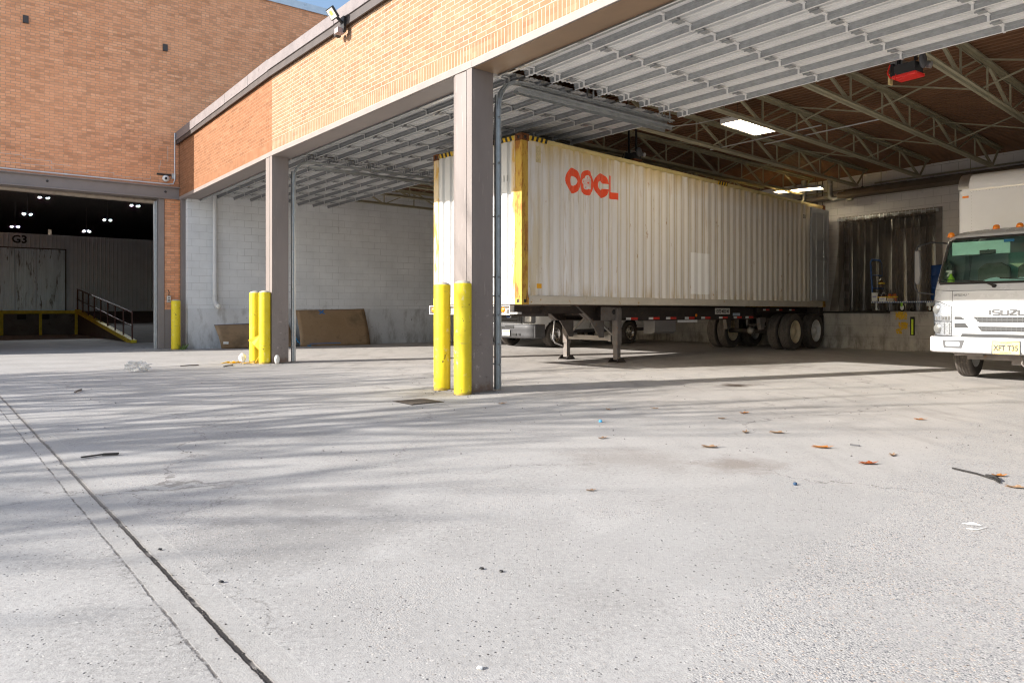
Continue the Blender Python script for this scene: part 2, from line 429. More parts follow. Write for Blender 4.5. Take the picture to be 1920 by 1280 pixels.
    k2 = m.math('MULTIPLY', line(.657, .002, .005), m.ramp(m.noise(c, 9, 5, .7), .44, .54, .2, 1))
    base = m.mix(m.math('MULTIPLY', k2, .85), base, (.09, .08, .075))
    rag = m.math('MULTIPLY', m.ramp(m.math('ABSOLUTE', m.math('SUBTRACT', p, .648)), .05, .0), m.ramp(m.noise(c, 30, 5, .75), .52, .60))
    base = m.mix(m.math('MULTIPLY', rag, m.ramp(m.noise(c, 1.1, 3), .45, .6, 0, .7)), base, (.13, .12, .115))
    rag2 = m.math('MULTIPLY', m.ramp(m.math('ABSOLUTE', m.math('SUBTRACT', p, .764)), .035, .0), m.ramp(m.noise(c, 26, 6, .75), .54, .60))
    base = m.mix(m.math('MULTIPLY', rag2, m.ramp(m.noise(c, 2.1, 3), .45, .6, .1, .85)), base, (.10, .09, .085))
    k3 = m.math('MULTIPLY', line(.868, .001, .005), .35)
    base = m.mix(k3, base, (.47, .46, .44))
    # hairline cracks
    dv = m.n("TexVoronoi", feature='DISTANCE_TO_EDGE')
    nz = m.noise(c, 1.3, 6, .65, 0, True)
    mxv = m.n("VectorMath", operation='MULTIPLY_ADD'); m.l(nz, mxv.inputs[0]); mxv.inputs[1].default_value = (1.3, 1.3, 0); m.l(c, mxv.inputs[2])
    m.l(mxv.outputs[0], dv.inputs[0]); dv.inputs['Scale'].default_value = .32
    ck = m.math('MULTIPLY', m.ramp(dv.outputs[0], .0036, .0008), m.ramp(m.noise(c, .5, 2), .42, .55))
    base = m.mix(m.math('MULTIPLY', ck, .6), base, (.1, .09, .08))
    h = m.math('ADD', m.math('MULTIPLY', fine, .5), m.math('MULTIPLY', vf, .3))
    h = m.math('ADD', h, m.math('MULTIPLY', agm2, m.math('MULTIPLY', m.math('SUBTRACT', 1.0, v.outputs['Distance']), .55)))
    h = m.math('SUBTRACT', h, m.math('MULTIPLY', k1, 3.0)); h = m.math('SUBTRACT', h, m.math('MULTIPLY', k2, .4)); h = m.math('SUBTRACT', h, m.math('MULTIPLY', spk, .6))
    h = m.math('ADD', h, m.math('MULTIPLY', mid, 1.0))
    m.bump(h, .75, .0055)
    return m.out(base, m.ramp(mid, .3, .7, .78, .92), 0, .3)
M['ground'] = ground_mat()
g = MB(); N = 14
xs = [-260, -120, -60, -30, -15, -6, -2, 0, 2, 6, 15, 30, 60, 120, 260]
for i in range(N):
    for j in range(N):
        g.add([(xs[i], xs[j], 0), (xs[i+1], xs[j], 0), (xs[i+1], xs[j+1], 0), (xs[i], xs[j+1], 0)], [(0, 1, 2, 3)])
build('ground', g, M['ground'], kind='structure')

M['brick_tower'] = brick_mat('orange_brown_brick', (.74, .33, .165), (.84, .415, .23), (.38, .245, .18), .38, None, .25)
M['brick_a'] = brick_mat('orange_brick', (.215, .092, .042), (.25, .112, .055), (.31, .19, .12), .3, 4.24)
M['brick_b'] = brick_mat('buff_brick_white_mortar', (.275, .148, .080), (.315, .18, .104), (.47, .395, .335), .3, 4.24, 0, None, True)
M['brick_jamb'] = brick_mat('brick_with_painted_foot', (.60, .27, .11), (.66, .33, .15), (.28, .16, .09), .3)
M['block'] = block_mat('white_painted_block', (.66, .67, .68), (.38, .38, .38))
M['block_dock'] = block_mat('dull_white_painted_block', (.70, .665, .64), (.38, .35, .33), .08)
M['conc'] = block_mat('cast_concrete_base', (.42, .39, .355), (.13, .12, .11), .22, (.12, .11, .1), .5, 6.0, .32, .02, 3)
M['concw'] = block_mat('white_limewashed_concrete', (.59, .60, .615), (.3, .3, .3), .10, (.25, .235, .22), .5, 3.0, 3.0, -.3, 2)
M['deck'] = paint('brown_roof_deck', (.19, .098, .052), .6, 0, .18, 1.2, .3, ((.24, .14, .085), .62))
M['joist'] = paint('pale_green_steel_paint', (.33, .30, .205), .55, 0, .12, 5, .35, ((.26, .15, .05), .64))
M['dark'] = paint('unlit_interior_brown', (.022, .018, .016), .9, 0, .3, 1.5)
M['coping'] = paint('weathered_coping_paint', (.20, .175, .175), .6, 0, .14, 3, .3, ((.14,.12,.12), .6), .3)
M['copdk'] = paint('dark_brown_fascia', (.06, .048, .045), .6, 0, .2, 4)

M['soffit'] = paint('tan_soffit', (.30, .20, .125), .5, 0, .12, 3, .4)  # tan underside for the right bays, the others stay brown
# ---------------------------------------------------------------- facade geometry
P = [None, Vector((-9.17, 19.75, 0)), Vector((-4.79, 14.21, 0)), Vector((-.513, 9.08, 0)), None, None]
d3 = Vector((.626, -.78, 0)).normalized()
P[4] = P[3]+d3*7.1; P[5] = P[4]+d3*7.1
C0 = Vector((-9.36, 19.99, 0))
ZB = 4.15                         # underside of the lintels
NI = Vector((.776, .631, 0)).normalized(); U = Vector((.631, -.776, 0)).normalized()
TW = Vector((.8, .6, 0))          # along the tower wall, to the right and away

garage = empty('loading_garage', 'long brick loading garage with three open bays, brown steel piers and a steel joist roof', 'garage', P[3])
A = Vector((-8.70, 19.80, 0)); DA = Vector((.812, .584, 0)).normalized()      # left block wall
B0 = Vector((9.07, 20.38, 0)); DB = Vector((.584, -.812, 0)).normalized()     # dock wall, to the right and nearer
def isect(p, d, q, e):
    k = d.x*e.y-d.y*e.x; r = q-p
    return p+d*((r.x*e.y-r.y*e.x)/k)
CR = isect(A, DA, B0, DB)
# left wall: concrete foot, white block above
L1 = (CR-A).length
Mw = frame(A, DA)
m = MB(); m.box(-.3, L1+.25, 0, .25, 1.12, 4.94); build('block_wall', m, M['block'], garage, Mw)
m = MB(); m.box(-.3, L1+.27, -.025, .25, 0, 1.12); build('concrete_base', m, M['concw'], garage, Mw)
# dock wall with the dock opening
Md = frame(CR, DB); tB = (B0-CR).length
WBK = .72; Md2 = Md @ Matrix.Translation((0, WBK, 0))      # the block wall stands back from the dock face
def dk(px, off=0.0):                # distance along the dock wall at photo column px, off metres in front of it
    r = (px-960)/F; n = Vector((-DB.y, DB.x, 0)); p = CR-n*off
    return (r*p.y-p.x)/(DB.x-r*DB.y)
OP0, OP1 = dk(1583, -WBK), dk(1755, -WBK)
m = MB(); m.wall(0, 30, 1.04, 4.94, 0, .25, [(OP0, OP1, 1.04, 3.62), (1.6, 4.2, 1.04, 3.62)]); m.box(-.3, 0, 0, .25, 1.04, 4.94); build('block_wall', m, M['block_dock'], garage, Md2)
m = MB(); m.box(0, 30, -.03, 6, -.02, 1.035); build('dock_wall', m, M['conc'], garage, Md)
M['frame'] = paint('grey_steel_frame', (.22, .2, .185), .5, .2, .2, 6)
m = MB()
for a, b in ((OP0, OP1), (1.6, 4.2)):
    m.box(a-.16, a, -.03, .2, 1.04, 3.78); m.box(b, b+.16, -.03, .2, 1.04, 3.78); m.box(a, b, -.03, .2, 3.62, 3.78)
    build('dock_door_frame', m, M['frame'], garage, Md2); m = MB()
# room behind the dock
m = MB(); m.box(0, 30, 6, 6.1, 1.035, 4.9); m.box(-.1, 0, .25, 6, 1.035, 4.9); m.box(30, 30.1, .25, 6, 1.035, 4.9); m.box(0, 30, .25, 6, 4.3, 4.4)
build('back_room_wall', m, paint('store_room_wall', (.24, .22, .205), .8, 0, .15, 1.5), garage, Md)
m = MB(); pr = []
for i in range(60): pr += [(tB+1.25+i*.05, 1.2 if i % 2 else 1.24)]
m.add([(a, b, 1.04) for a, b in pr]+[(a, b, 3.35) for a, b in pr], [(i, i+1, 60+i+1, 60+i) for i in range(59)])
m.box(tB+.7, tB+1.2, 1.6, 1.7, 1.04, 3.3)
build('metal_partition', m, paint('grey_ribbed_metal', (.30, .29, .28), .45, .3, .15, 3, .5, ((.12,.1,.09), .62)), garage, Md)
# far right closing wall
E = P[5]; m = MB(); m.box(0, 26, 0, .25, 0, 4.94); build('block_wall', m, M['block_dock'], garage, frame(E+d3*.4, NI))

# facade bays: brick spandrel, lintel, piers
CT = 6.03
def bay(a, b, bm, ext0=0.0, ext1=0.0):
    d = (b-a).normalized(); Ln = (b-a).length
    F_ = frame(a, d)
    m = MB(); m.box(-ext0, Ln+ext1, .0, .36, 4.24, 5.75); build('brick_wall', m, bm, garage, F_)
    m = MB(); m.box(-ext0, Ln+ext1, -.006, .44, ZB, 4.24); m.box(-ext0, Ln+ext1, .36, .44, 4.24, 4.92)
    build('lintel', m, M['brown'], garage, F_, bevel=.006)
    m = MB(); m.box(.01, Ln-.46, .02, .43, ZB-.004, ZB); build('soffit_plate', m, M['soffit'] if bm is M['brick_b'] and a is not P[2] else M['brown'], garage, F_)
    return F_, Ln
bays = []
bays.append(bay(P[1], P[2], M['brick_a'], .30, 0))
bays.append(bay(P[2], P[3], M['brick_b'], 0, 0))
bays.append(bay(P[3], P[4], M['brick_b'], 0, 0))
bays.append(bay(P[4], P[5], M['brick_b'], 0, .6))
# coping along the parapet, in lengths with small steps
m = MB(); m2 = MB()
rnd = random.Random(3)
for k, (F_, Ln) in enumerate(bays):
    m.M = F_; m2.M = F_
    x = -.3 if k == 0 else 0
    end = Ln+(.6 if k == 3 else 0)
    while x < end:
        q = min(end, x+rnd.uniform(1.6, 3.2)); j = rnd.uniform(-.02, .02)
        lo = 5.82+rnd.uniform(-.015, .015)
        if k == 0 and x < .9: lo = 5.80
        m.box(x+.004, q-.004, -.10+j*.3, .5, lo, CT+j)
        x = q
    m2.box((-.3 if k == 0 else 0), end, -.045, .45, 5.75, 5.82)
    m2.box((-.3 if k == 0 else 0), end, -.075, -.045, 5.70, 5.83)
build('coping', m, M['coping'], garage, I4, bevel=.008); build('fascia', m2, M['copdk'], garage, I4)
# piers
def pier(p, dl, dr, wl=.44, dep=.34, name='pier'):
    m = MB()
    n = Vector((-dr.y, dr.x, 0)); a = p; b = p-dl*wl      # right front corner a, left front corner b
    n2 = Vector((-dl.y, dl.x, 0))
    # two steel faces that meet at a seam, with a bevelled outer edge
    seam = a-dr*.115; 
    poly = [a+n*dep, a, seam, seam+n*.012, b+dl*.075+n2*.004, b+n2*.03, b+n2*dep]
    m.add([(v.x, v.y, 0) for v in poly]+[(v.x, v.y, ZB-.002) for v in poly],
          [tuple(range(6, -1, -1)), tuple(range(7, 14))]+[(i, (i+1) % 7, 7+(i+1) % 7, 7+i) for i in range(7)])
    o = build(name, m, M['pier'], garage, I4)
    m = MB(); q = seam-n*.002; m.beam((q.x, q.y, .02), (q.x, q.y, ZB-.01), .006, .004, 0, (1, 0, 0)); build('weld_seam', m, M['browndk'], o, I4)
    m = MB()
    for k in (.10, .33):
        for u_ in (.08, .30):
            q = a-dr*u_-n*.03; m.lathe([(.016, 0), (.016, .02), (0, .021)], (q.x, q.y, .012), 'z', 8)
    q0 = a+dr*.03-n*.05; q1 = b-dl*.03-n2*.05; q2 = b-dl*.03+n2*(dep+.02); q3 = a+dr*.03+n*(dep+.02)
    m.add([(v.x, v.y, z) for z in (.0015, .014) for v in (q0, q1, q2, q3)], [(0,1,2,3),(7,6,5,4),(0,4,5,1),(1,5,6,2),(2,6,7,3),(3,7,4,0)])
    build('base_plate', m, M['chasrust'], o, I4)
    return o
M['chasrust'] = paint('rusty_grey_steel', (.18, .16, .148), .7, 0, .25, 6, .3, ((.24,.14,.08), .58), .2)
dl1 = (P[2]-P[1]).normalized(); dl2 = (P[3]-P[2]).normalized()
pier(P[1], dl1, dl1, .22); pier(P[2], dl1, dl2); pier(P[3], dl2, d3); pier(P[4], d3, d3); pier(P[5], d3, d3)
# closing piece between tower corner and first pier
m = MB(); m.box(-.32, -.20, 0.0, .36, 0, 4.24); build('brick_jamb', m, M['brick_jamb'], garage, frame(P[1], dl1))

# roof deck with ribs parallel to the facade
m = MB(); prof = []
v0, v1 = .44, 24.0; k = v0
while k < v1:
    prof += [(k, 4.93), (k+.05, 4.93), (k+.055, 4.975), (k+.145, 4.975)]; k += .15
Fr = frame(P[3], U)
m.strip(prof, -15.5, 15.5)
build('roof_deck', m, M['deck'], garage, Fr)
m = MB(); m.box(-15.5, 15.5, .3, 24, 4.985, 5.1); build('roof_slab', m, M['copdk'], garage, Fr)

# steel joists
J = Vector((.751, .66, 0)).normalized(); JP = Vector((.66, -.751, 0)).normalized()
def joist(qk):
    # the line of points with p.JP = qk, from the facade to the dock wall
    o = JP*qk
    s0 = isect(o, J, P[3]+NI*.46, U); s1 = isect(o, J, CR, DB)
    if isect(o, J, A, DA) is not None:
        t = (s0-A).dot(Vector((-DA.y, DA.x, 0)))
    a = (s0-o).dot(J); b = (s1-o).dot(J)
    if b-a < 3: return
    F_ = frame(o, J); m = MB(); m.M = F_
    zb, zt = 4.385, 4.885
    a0, b0 = a+.75, b-.62
    for s in (-.035, .035):
        m.box(a0, b0, s-.032, s+.032, zb, zb+.009); m.box(a0, b0, s*.45-.004, s*.45+.004, zb, zb+.07)
        m.box(a+.02, b-.02, s-.032, s+.032, zt, zt+.035); m.box(a+.02, b-.02, s*.45-.004, s*.45+.004, zt-.05, zt)
    n = max(2, round((b0-a0)/2.3)); pl = (b0-a0)/n
    for i in range(n+1):
        x = a0+i*pl
        if 0 < i < n: m.beam((x, 0, zb+.03), (x, 0, zt), .028, .028)
        if i < n:
            m.beam((x+.03, 0, zb+.03), (x+pl*.48, 0, zt), .027, .027); m.beam((x+pl*.5, 0, zb+.03), (x+pl*.5, 0, zt), .026, .026)
            m.beam((x+pl-.03, 0, zb+.03), (x+pl*.52, 0, zt), .045, .04)
    m.beam((a0, 0, zb+.03), (a+.1, 0, zt), .035, .035); m.beam((b0, 0, zb+.03), (b-.1, 0, zt), .035, .035)
    build('roof_joist', m, M['joist'], garage, I4)
for k in range(-7, 8): joist(-8.24+1.6*k+.0)
# cross bridging between the joists
for off in (3.2, 7.0, 10.6):
    m = MB()
    for k in range(-6, 8):
        q0 = -8.24+1.6*k; q1 = q0+1.6
        a = isect(JP*q0, J, P[3]+NI*off, U); b = isect(JP*q1, J, P[3]+NI*off, U)
        if (a-P[3]).dot(U) < -13 or (a-P[3]).dot(U) > 14: continue
        if (a-A).dot(Vector((-DA.y, DA.x, 0))) > -.3: continue
        m.beam((a.x, a.y, 4.41), (b.x, b.y, 4.87), .022, .022); m.beam((a.x, a.y, 4.87), (b.x, b.y, 4.41), .022, .022)
    build('bridging_rod', m, M['joist'], garage, I4)

# ---------------------------------------------------------------- overhead doors
def overhead_door(a, b, first):
    d = (b-a).normalized(); F_ = frame(a, d); Ln = (b-a).length
    x0, x1 = .02, Ln-.12
    dep = 3.97; n = 8; sec = (dep-.52)/(n-.55)
    root = build('overhead_door', MB().tube([(x0+.05, .62, 4.60), (x1-.05, .62, 4.60)], .03, 8), M['galv'], garage, F_)
    # head section turned on the track bend
    m = MB(); m.strip([(.40, 4.02+.10), (.44, 4.19), (.50, 4.25), (.60, 4.285)], x0, x1); m.strip([(.41, 4.11), (.45, 4.11)], x0, x1)
    build('head_section', m, M['galv'], root, F_)
    for i in range(n):
        v = .60+i*sec; zz = 4.285 if i == 0 else 4.29
        m = MB()
        h = sec-.05
        # ribbed skin seen from below
        pr = [(v, zz), (v+.012, zz-.022), (v+.03, zz-.022), (v+.035, zz), (v+h*.22, zz), (v+h*.24, zz-.010), (v+h*.28, zz-.010), (v+h*.30, zz), (v+h*.42, zz), (v+h*.44, zz-.010), (v+h*.48, zz-.010), (v+h*.50, zz),
              (v+h*.60, zz)]
        m.strip(pr, x0, x1, 0)
        # strut along the inner edge
        m.strip([(v+h*.60, zz+.0), (v+h*.605, zz-.034), (v+h*.635, zz-.042), (v+h*.64, zz-.078)], x0, x1, 1); m.strip([(v+h*.64, zz-.078), (v+h*.72, zz-.079), (v+h*.722, zz-.07)], x0, x1, 2)
        m.strip([(v+h*.60, zz+.002), (v+h*.97, zz+.002), (v+h*.98, zz-.02)], x0, x1, 1)
        k = x0+.18; cols = max(4, round((x1-x0-.36)/1.05)); stp = (x1-x0-.36)/cols
        for c_ in range(cols+1):
            x = k+c_*stp
            dbl = c_ in (0, cols)
            for q in ((-.06, .03) if dbl else (0,)):
                m.box(x+q-.012, x+q+.012, v+h*.575, v+h*.598, zz-.085, zz+.0, 2)
                m.box(x+q-.012, x+q+.012, v+h*.598, v+h*.72, zz-.088, zz-.082, 2)
                m.box(x+q-.022, x+q+.022, v+h*.30, v+h*.598, zz-.022, zz-.012, 2)
            m.box(x-.045, x+.045, v-.07, v+.10, zz-.04, zz-.032, 1)
            m.tube([(x-.05, v-.01, zz-.045), (x+.05, v-.01, zz-.045)], .010, 6, 1)
        build('door_section', m, [M['galvw'], M['galvstrut'], M['galvw']] if first > 1 else [M['galvshade'], M['strutshade'], M['galvshade']], root, F_)  # shade-darkened copies on the left and middle bays
    for s, x in ((1, x0-.03), (-1, x1+.03)):
        m = MB()
        path = [(x, .46, .02), (x, .46, 3.72), (x, .48, 3.86), (x, .53, 3.97), (x, .61, 4.06), (x, .72, 4.115), (x, .86, 4.13), (x, 4.05, 4.15)]
        for p_, q_ in zip(path, path[1:]):
            m.beam(p_, q_, .05, .012, 0, (0, 1, 0) if abs(q_[2]-p_[2]) > .1 else (0, 0, 1))
            off = .022*s
            m.beam((p_[0]-off, p_[1], p_[2]), (q_[0]-off, q_[1], q_[2]), .006, .05, 0, (0, 1, 0) if abs(q_[2]-p_[2]) > .1 else (0, 0, 1))
        m.box(x-.05*s, x-.058*s, .42, .50, .02, 3.9)              # wall angle
        m.box(x-.03, x+.03, .80, 4.05, 4.05, 4.06); m.box(x-.032, x-.026, .80, 4.05, 4.0, 4.06)
        for z in (.35, .62, 1.0, 1.25, 1.5, 2.3, 3.0, 3.6): m.tube([(x-.03, .45, z), (x+.03, .45, z)], .014, 6)
        m.beam((x, 3.95, 4.1), (x, 3.95, 4.93), .03, .005); m.beam((x, 2.2, 4.1), (x, 2.2, 4.93), .03, .005)
        build('track', m, M['galv'], root, F_)
    return root
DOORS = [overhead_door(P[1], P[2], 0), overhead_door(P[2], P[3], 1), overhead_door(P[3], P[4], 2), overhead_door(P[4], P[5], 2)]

# ---------------------------------------------------------------- brick warehouse (tower) on the left
tower = empty('brick_warehouse', 'tall orange brick warehouse with wide dark doorway beside the garage', 'building', C0)
Ft = frame(C0, TW)                # x right/away, y into the building
SE = 6.15                        # left end of the wall
m = MB()
m.wall(-SE, 14, 0, 10.4, 0, .36, [(-5.6, -.36, -.1, 4.5), (0.0, 14, -.1, 4.6)])
build('brick_wall', m, M['brick_tower'], tower, Ft)
m = MB(); m.box(-.372, 0.01, -.012, .0, 0, 1.09); build('painted_foot', m, M['brown'], tower, Ft)
m = MB(); m.box(0, .30, 0, 66, 4.4, 10.4); m.M = Matrix.Translation((-SE-.3, .36, 0)); m2 = MB(); m2.box(-SE, -SE+.3, .36, 66, 0, 10.4)
build('side_wall', m2, M['brick_tower'], tower, Ft)
m = MB(); m.box(-SE-.06, 14, -.05, .45, 10.4, 10.62); m.box(-SE-.06, -SE+.4, .45, 66, 10.4, 10.62)
build('roof_coping', m, paint('pale_blue_metal_coping', (.52, .6, .68), .35, .3, .06, 4), tower, Ft)
m = MB(); m.box(-5.75, .02, -.05, .34, 4.16, 4.495); m.box(-5.75, .02, -.13, .34, 4.47, 4.5)
m.box(-5.75, .02, -.13, -.05, 4.16, 4.185)
build('header_beam', m, M['brown'], tower, Ft, bevel=.005)
m = MB(); m.box(-.52, -.37, -.03, .42, 0, 4.155); m.box(-5.75, -5.6, -.03, .42, 0, 4.155); build('door_jamb', m, M['brown'], tower, Ft, bevel=.005)
m = MB(); m.box(-.60, -.525, .2, .26, 0, 4.1); m.box(-.56, -.53, .12, .2, 0, 4.1); build('door_track', m, M['galv'], tower, Ft)
m = MB(); m.tube([(-5.6, .3, 4.16), (-.54, .3, 4.10)], .07, 12); build('rolled_door_curtain', m, paint('rusty_cream_shutter', (.36, .3, .24), .5, .3, .2, 8), tower, Ft)
# tie plates high on the wall
for x, z in ((-3.55, 8.35), (-.35, 8.35), (-3.1, 4.35), (-.35, 4.35)):
    m = MB()
    if z > 5: m.box(x-.06, x+.06, -.05, 0, z-.09, z+.09)
    else: m.lathe([(.03, 0), (.03, -.02), (0, -.022)], (x, -.05, z), 'y', 12)
    build('tie_plate', m, M['browndk'], tower, Ft)
# pale repointing lines stepping across the brick
m = MB()
def cr_(pts):
    for (a, b), (c, d_) in zip(pts, pts[1:]):
        m.box(min(a, c)-.006, max(a, c)+.006, -.004, 0.001, min(b, d_)-.006, max(b, d_)+.006)
zz = [.0677*k_ for k_ in range(200)]
cr_([(-4.1, zz[70]), (-3.0, zz[70]), (-3.0, zz[69]), (-2.2, zz[69]), (-2.2, zz[70]), (-1.6, zz[70]), (-1.6, zz[69]), (-.72, zz[69]), (-.72, zz[70])])
cr_([(-4.6, zz[73]), (-3.6, zz[73]), (-3.6, zz[72]), (-3.0, zz[72]), (-3.0, zz[71]), (-2.6, zz[71])])
cr_([(-.50, zz[73]), (-.50, zz[75]), (-.46, zz[75]), (-.46, zz[77])]); cr_([(-.28, zz[77]), (-.28, zz[83])])
build('repointed_joint', m, paint('pale_mortar', (.55, .48, .42), .9, 0, .1, 20), tower, Ft)
# the dark hall
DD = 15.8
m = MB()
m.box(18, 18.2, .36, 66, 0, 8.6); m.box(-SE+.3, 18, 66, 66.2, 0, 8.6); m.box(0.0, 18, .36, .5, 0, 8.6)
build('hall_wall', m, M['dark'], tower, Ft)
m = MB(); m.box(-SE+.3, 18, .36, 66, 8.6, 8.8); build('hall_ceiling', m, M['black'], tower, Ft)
m = MB(); m.box(-SE+.3, 18, DD, 66, -.02, 1.05); build('dock_platform', m, paint('dirty_dock_concrete', (.16, .145, .13), .9, 0, .3, 1.5, .2, ((.07,.06,.055), .55), .4), tower, Ft)
# ribbed white partition with its doorway
m = MB(); prx = []; x = -SE+.3
pt = []
while x < 11:
    pt += [(x, .0), (x+.10, .0), (x+.115, -.03), (x+.145, -.03)]; x += .16
def ribbed(m, pts, z0, z1, mi=0, yo=0):
    n = len(pts); m.add([(a, b+yo, z0) for a, b in pts]+[(a, b+yo, z1) for a, b in pts], [(i, i+1, n+i+1, n+i) for i in range(n-1)], mi)
ribbed(m, [p_ for p_ in pt if p_[0] < -1.3], 3.80, 4.44, 0, DD+.32); ribbed(m, [p_ for p_ in pt if p_[0] >= -1.4], 1.05, 4.44, 0, DD+.32)
m.box(-SE+.3, 11, DD+.34, DD+.42, 1.05, 4.43)
build('ribbed_partition', m, paint('white_ribbed_cladding', (.74, .76, .78), .45, .1, .06, 2), tower, Ft)
m = MB()
for a, b in ((-SE+.3, -3.22), (-3.18, -2.46), (-2.43, -1.38)):
    q = []; x = a
    while x < b: q += [(x, 0), (min(b, x+.05), 0), (min(b, x+.06), -.02), (min(b, x+.08), -.02)]; x += .09
    ribbed(m, q, 1.06, 3.78, 0, DD+.25)
m.box(-1.38, -1.33, DD+.18, DD+.34, 1.05, 3.82, 1); m.box(-SE+.3, -1.38, DD+.18, DD+.34, 3.78, 3.82, 1)
build('sliding_door', m, [paint('scraped_galvanised_door', (.66, .73, .76), .4, .25, .3, 2.2, .5, ((.16, .145, .13), .56), .2, True), M['browndk']], tower, Ft)
# ---------------------------------------------------------------- things in and around the warehouse doorway
def tpt(x, y, z): return Ft @ Vector((x, y, z))
# guard rail along the dock edge
gr = empty('guard_rail', 'yellow steel rail and posts along the edge of the dark indoor dock', 'guard rail', tpt(-3.5, DD-.12, 0), math.atan2(.6, .8))
Mg = Matrix.Translation(tpt(0, 0, 0)) @ rotz(math.atan2(.6, .8))
ydull = paint('dull_yellow_paint', (.75, .58, .04), .6, 0, .2, 6, .3, ((.2,.15,.05), .62))
m = MB(); m.box(-SE+.35, -.86, DD-.14, DD-.02, .93, 1.07); build('rail', m, ydull, gr, Mg, bevel=.01)
for x in (-5.1, -3.70, -2.32, -.98):
    m = MB(); m.box(x-.055, x+.055, DD-.13, DD-.03, 0, .93); build('post', m, ydull, gr, Mg)
for x in (-4.35, -3.0, -2.15):
    m = MB(); m.box(x-.16, x+.16, DD-.01-.12, DD-.02, .70, .90)
    build('dock_bumper', m, M['rubber'], None, Mg, ('black rubber dock bumper left of the first yellow post' if x < -4 else 'black rubber dock bumper between two yellow posts, nearer the left' if x < -2.5 else 'black rubber dock bumper close to a yellow post under the doorway corner'), 'dock bumper', 'black rubber dock bumpers', bevel=.01)
# ramp with yellow edge
rp = empty('loading_ramp', 'dark concrete ramp with yellow kerb sloping down from the indoor dock', 'ramp', tpt(-.4, DD-5, 0), math.atan2(.6, .8))
RL = 11.2
def xr(y): return -1.0+.52*(DD-y)/RL
m = MB(); m.add([(xr(DD)+.1, DD, 0), (xr(DD)+.1, DD, 1.05), (xr(DD-RL)+.1, DD-RL, 0), (7, DD, 0), (7, DD, 1.05), (7, DD-RL, 0)], [(0, 2, 1), (3, 4, 5), (0, 1, 4, 3), (1, 2, 5, 4), (0, 3, 5, 2)])
build('ramp_body', m, paint('ramp_concrete', (.15, .135, .12), .9, 0, .25, 2, .2), rp, Mg)
m = MB(); m.add([(xr(DD)-.02, DD, .98), (xr(DD)+.16, DD, .98), (xr(DD-RL)+.16, DD-RL, -.05), (xr(DD-RL)-.02, DD-RL, -.05), (xr(DD)-.02, DD, 1.13), (xr(DD)+.16, DD, 1.13), (xr(DD-RL)+.16, DD-RL, .10), (xr(DD-RL)-.02, DD-RL, .10)],
      [(0,3,2,1),(4,5,6,7),(0,1,5,4),(1,2,6,5),(2,3,7,6),(3,0,4,7)])
build('kerb', m, ydull, rp, Mg)
hr = empty('handrail', 'rust brown tubular handrail going down the side of the indoor ramp', 'handrail', tpt(-.8, DD-5, .5), math.atan2(.6, .8))
mrail = paint('rust_brown_rail_paint', (.13, .06, .045), .55, 0, .2, 6)
def rz_(y): return 1.08-(DD-y)*1.05/RL
ys = [DD-.1-k*(RL-.3)/8 for k in range(9)]
m = MB(); m.tube([(xr(DD)+.07, DD+.02, rz_(DD)+.95), (xr(ys[-1])+.07, ys[-1], rz_(ys[-1])+.95)], .028, 8); build('top_rail', m, mrail, hr, Mg)
m = MB(); m.tube([(xr(DD)+.07, DD+.02, rz_(DD)+.5), (xr(ys[-1])+.07, ys[-1], rz_(ys[-1])+.5)], .022, 8); build('mid_rail', m, mrail, hr, Mg)
for y in ys:
    m = MB(); m.tube([(xr(y)+.07, y, rz_(y)-.02), (xr(y)+.07, y, rz_(y)+.95)], .026, 8); build('post', m, mrail, hr, Mg)
# text helper: the default font turned into a mesh
def text_mesh(s, size, ext=.0, bold=.0):
    c = bpy.data.curves.new('t', 'FONT'); c.body = s; c.size = size; c.extrude = ext; c.offset = bold; c.align_x = 'CENTER'; c.resolution_u = 3
    o = bpy.data.objects.new('t', c); sc.collection.objects.link(o)
    bpy.context.view_layer.update()
    me = bpy.data.meshes.new_from_object(o); bpy.data.objects.remove(o)
    vs = [v.co.copy() for v in me.vertices]; fs = [tuple(p.vertices) for p in me.polygons]
    bpy.data.meshes.remove(me)
    return vs, fs
def text(name, s, size, Mx, mat, parent, ext=.003, bold=0, sx=1.0, **kw):   # letters in the local x,z plane facing -y
    vs, fs = text_mesh(s, size, ext, bold)
    m = MB(); m.add([(v.x*sx, -v.z, v.y) for v in vs], fs)
    return build(name, m, mat, parent, Mx, **kw)
text('bay_lettering', 'G3', .46, Mg @ Matrix.Translation((-3.06, DD+.27, 4.02)), M['ink'], tower, .004, .014)
# ceiling lights of the hall
lampm = glow('lit_hall_lamp', (.88, .94, 1), 3800)
LP = [(82, 371, 'largest and nearest pair'), (253, 386, 'rightmost of the upper pairs'), (51, 402, 'pair below and left of the nearest pair'), (201, 413, 'pair halfway to the door jamb'), (28, 425.5, 'leftmost faint pair'), (162, 434, 'pair above the partition middle')]
hl = None
for i, (px, py, tx) in enumerate(LP):
    z = 6.45; y = (z-CH)*F/(583-py); x = (px-960)*y/F
    t = empty('hall_light', 'twin lit lamp in the dark hall ceiling, '+tx, 'ceiling light', (x, y, z), math.atan2(.6, .8), 'twin lamps in the dark warehouse hall')
    for s in (-.16, .16):
        m = MB(); m.lathe([(0, 0), (.055, 0)], (s, 0, 0), 'z', 14); m.lathe([(.055, 0), (.075, .0), (.07, .04), (.03, .12), (0, .12)], (s, 0, 0), 'z', 14, 1)
        build('lamp', m, [lampm, M['black']], t, fix=False)
    m = MB(); m.tube([(0, 0, .1), (0, 0, 1.6)], .012, 6); m.box(-.25, .25, -.02, .02, .1, .13); build('hanger', m, M['black'], t)
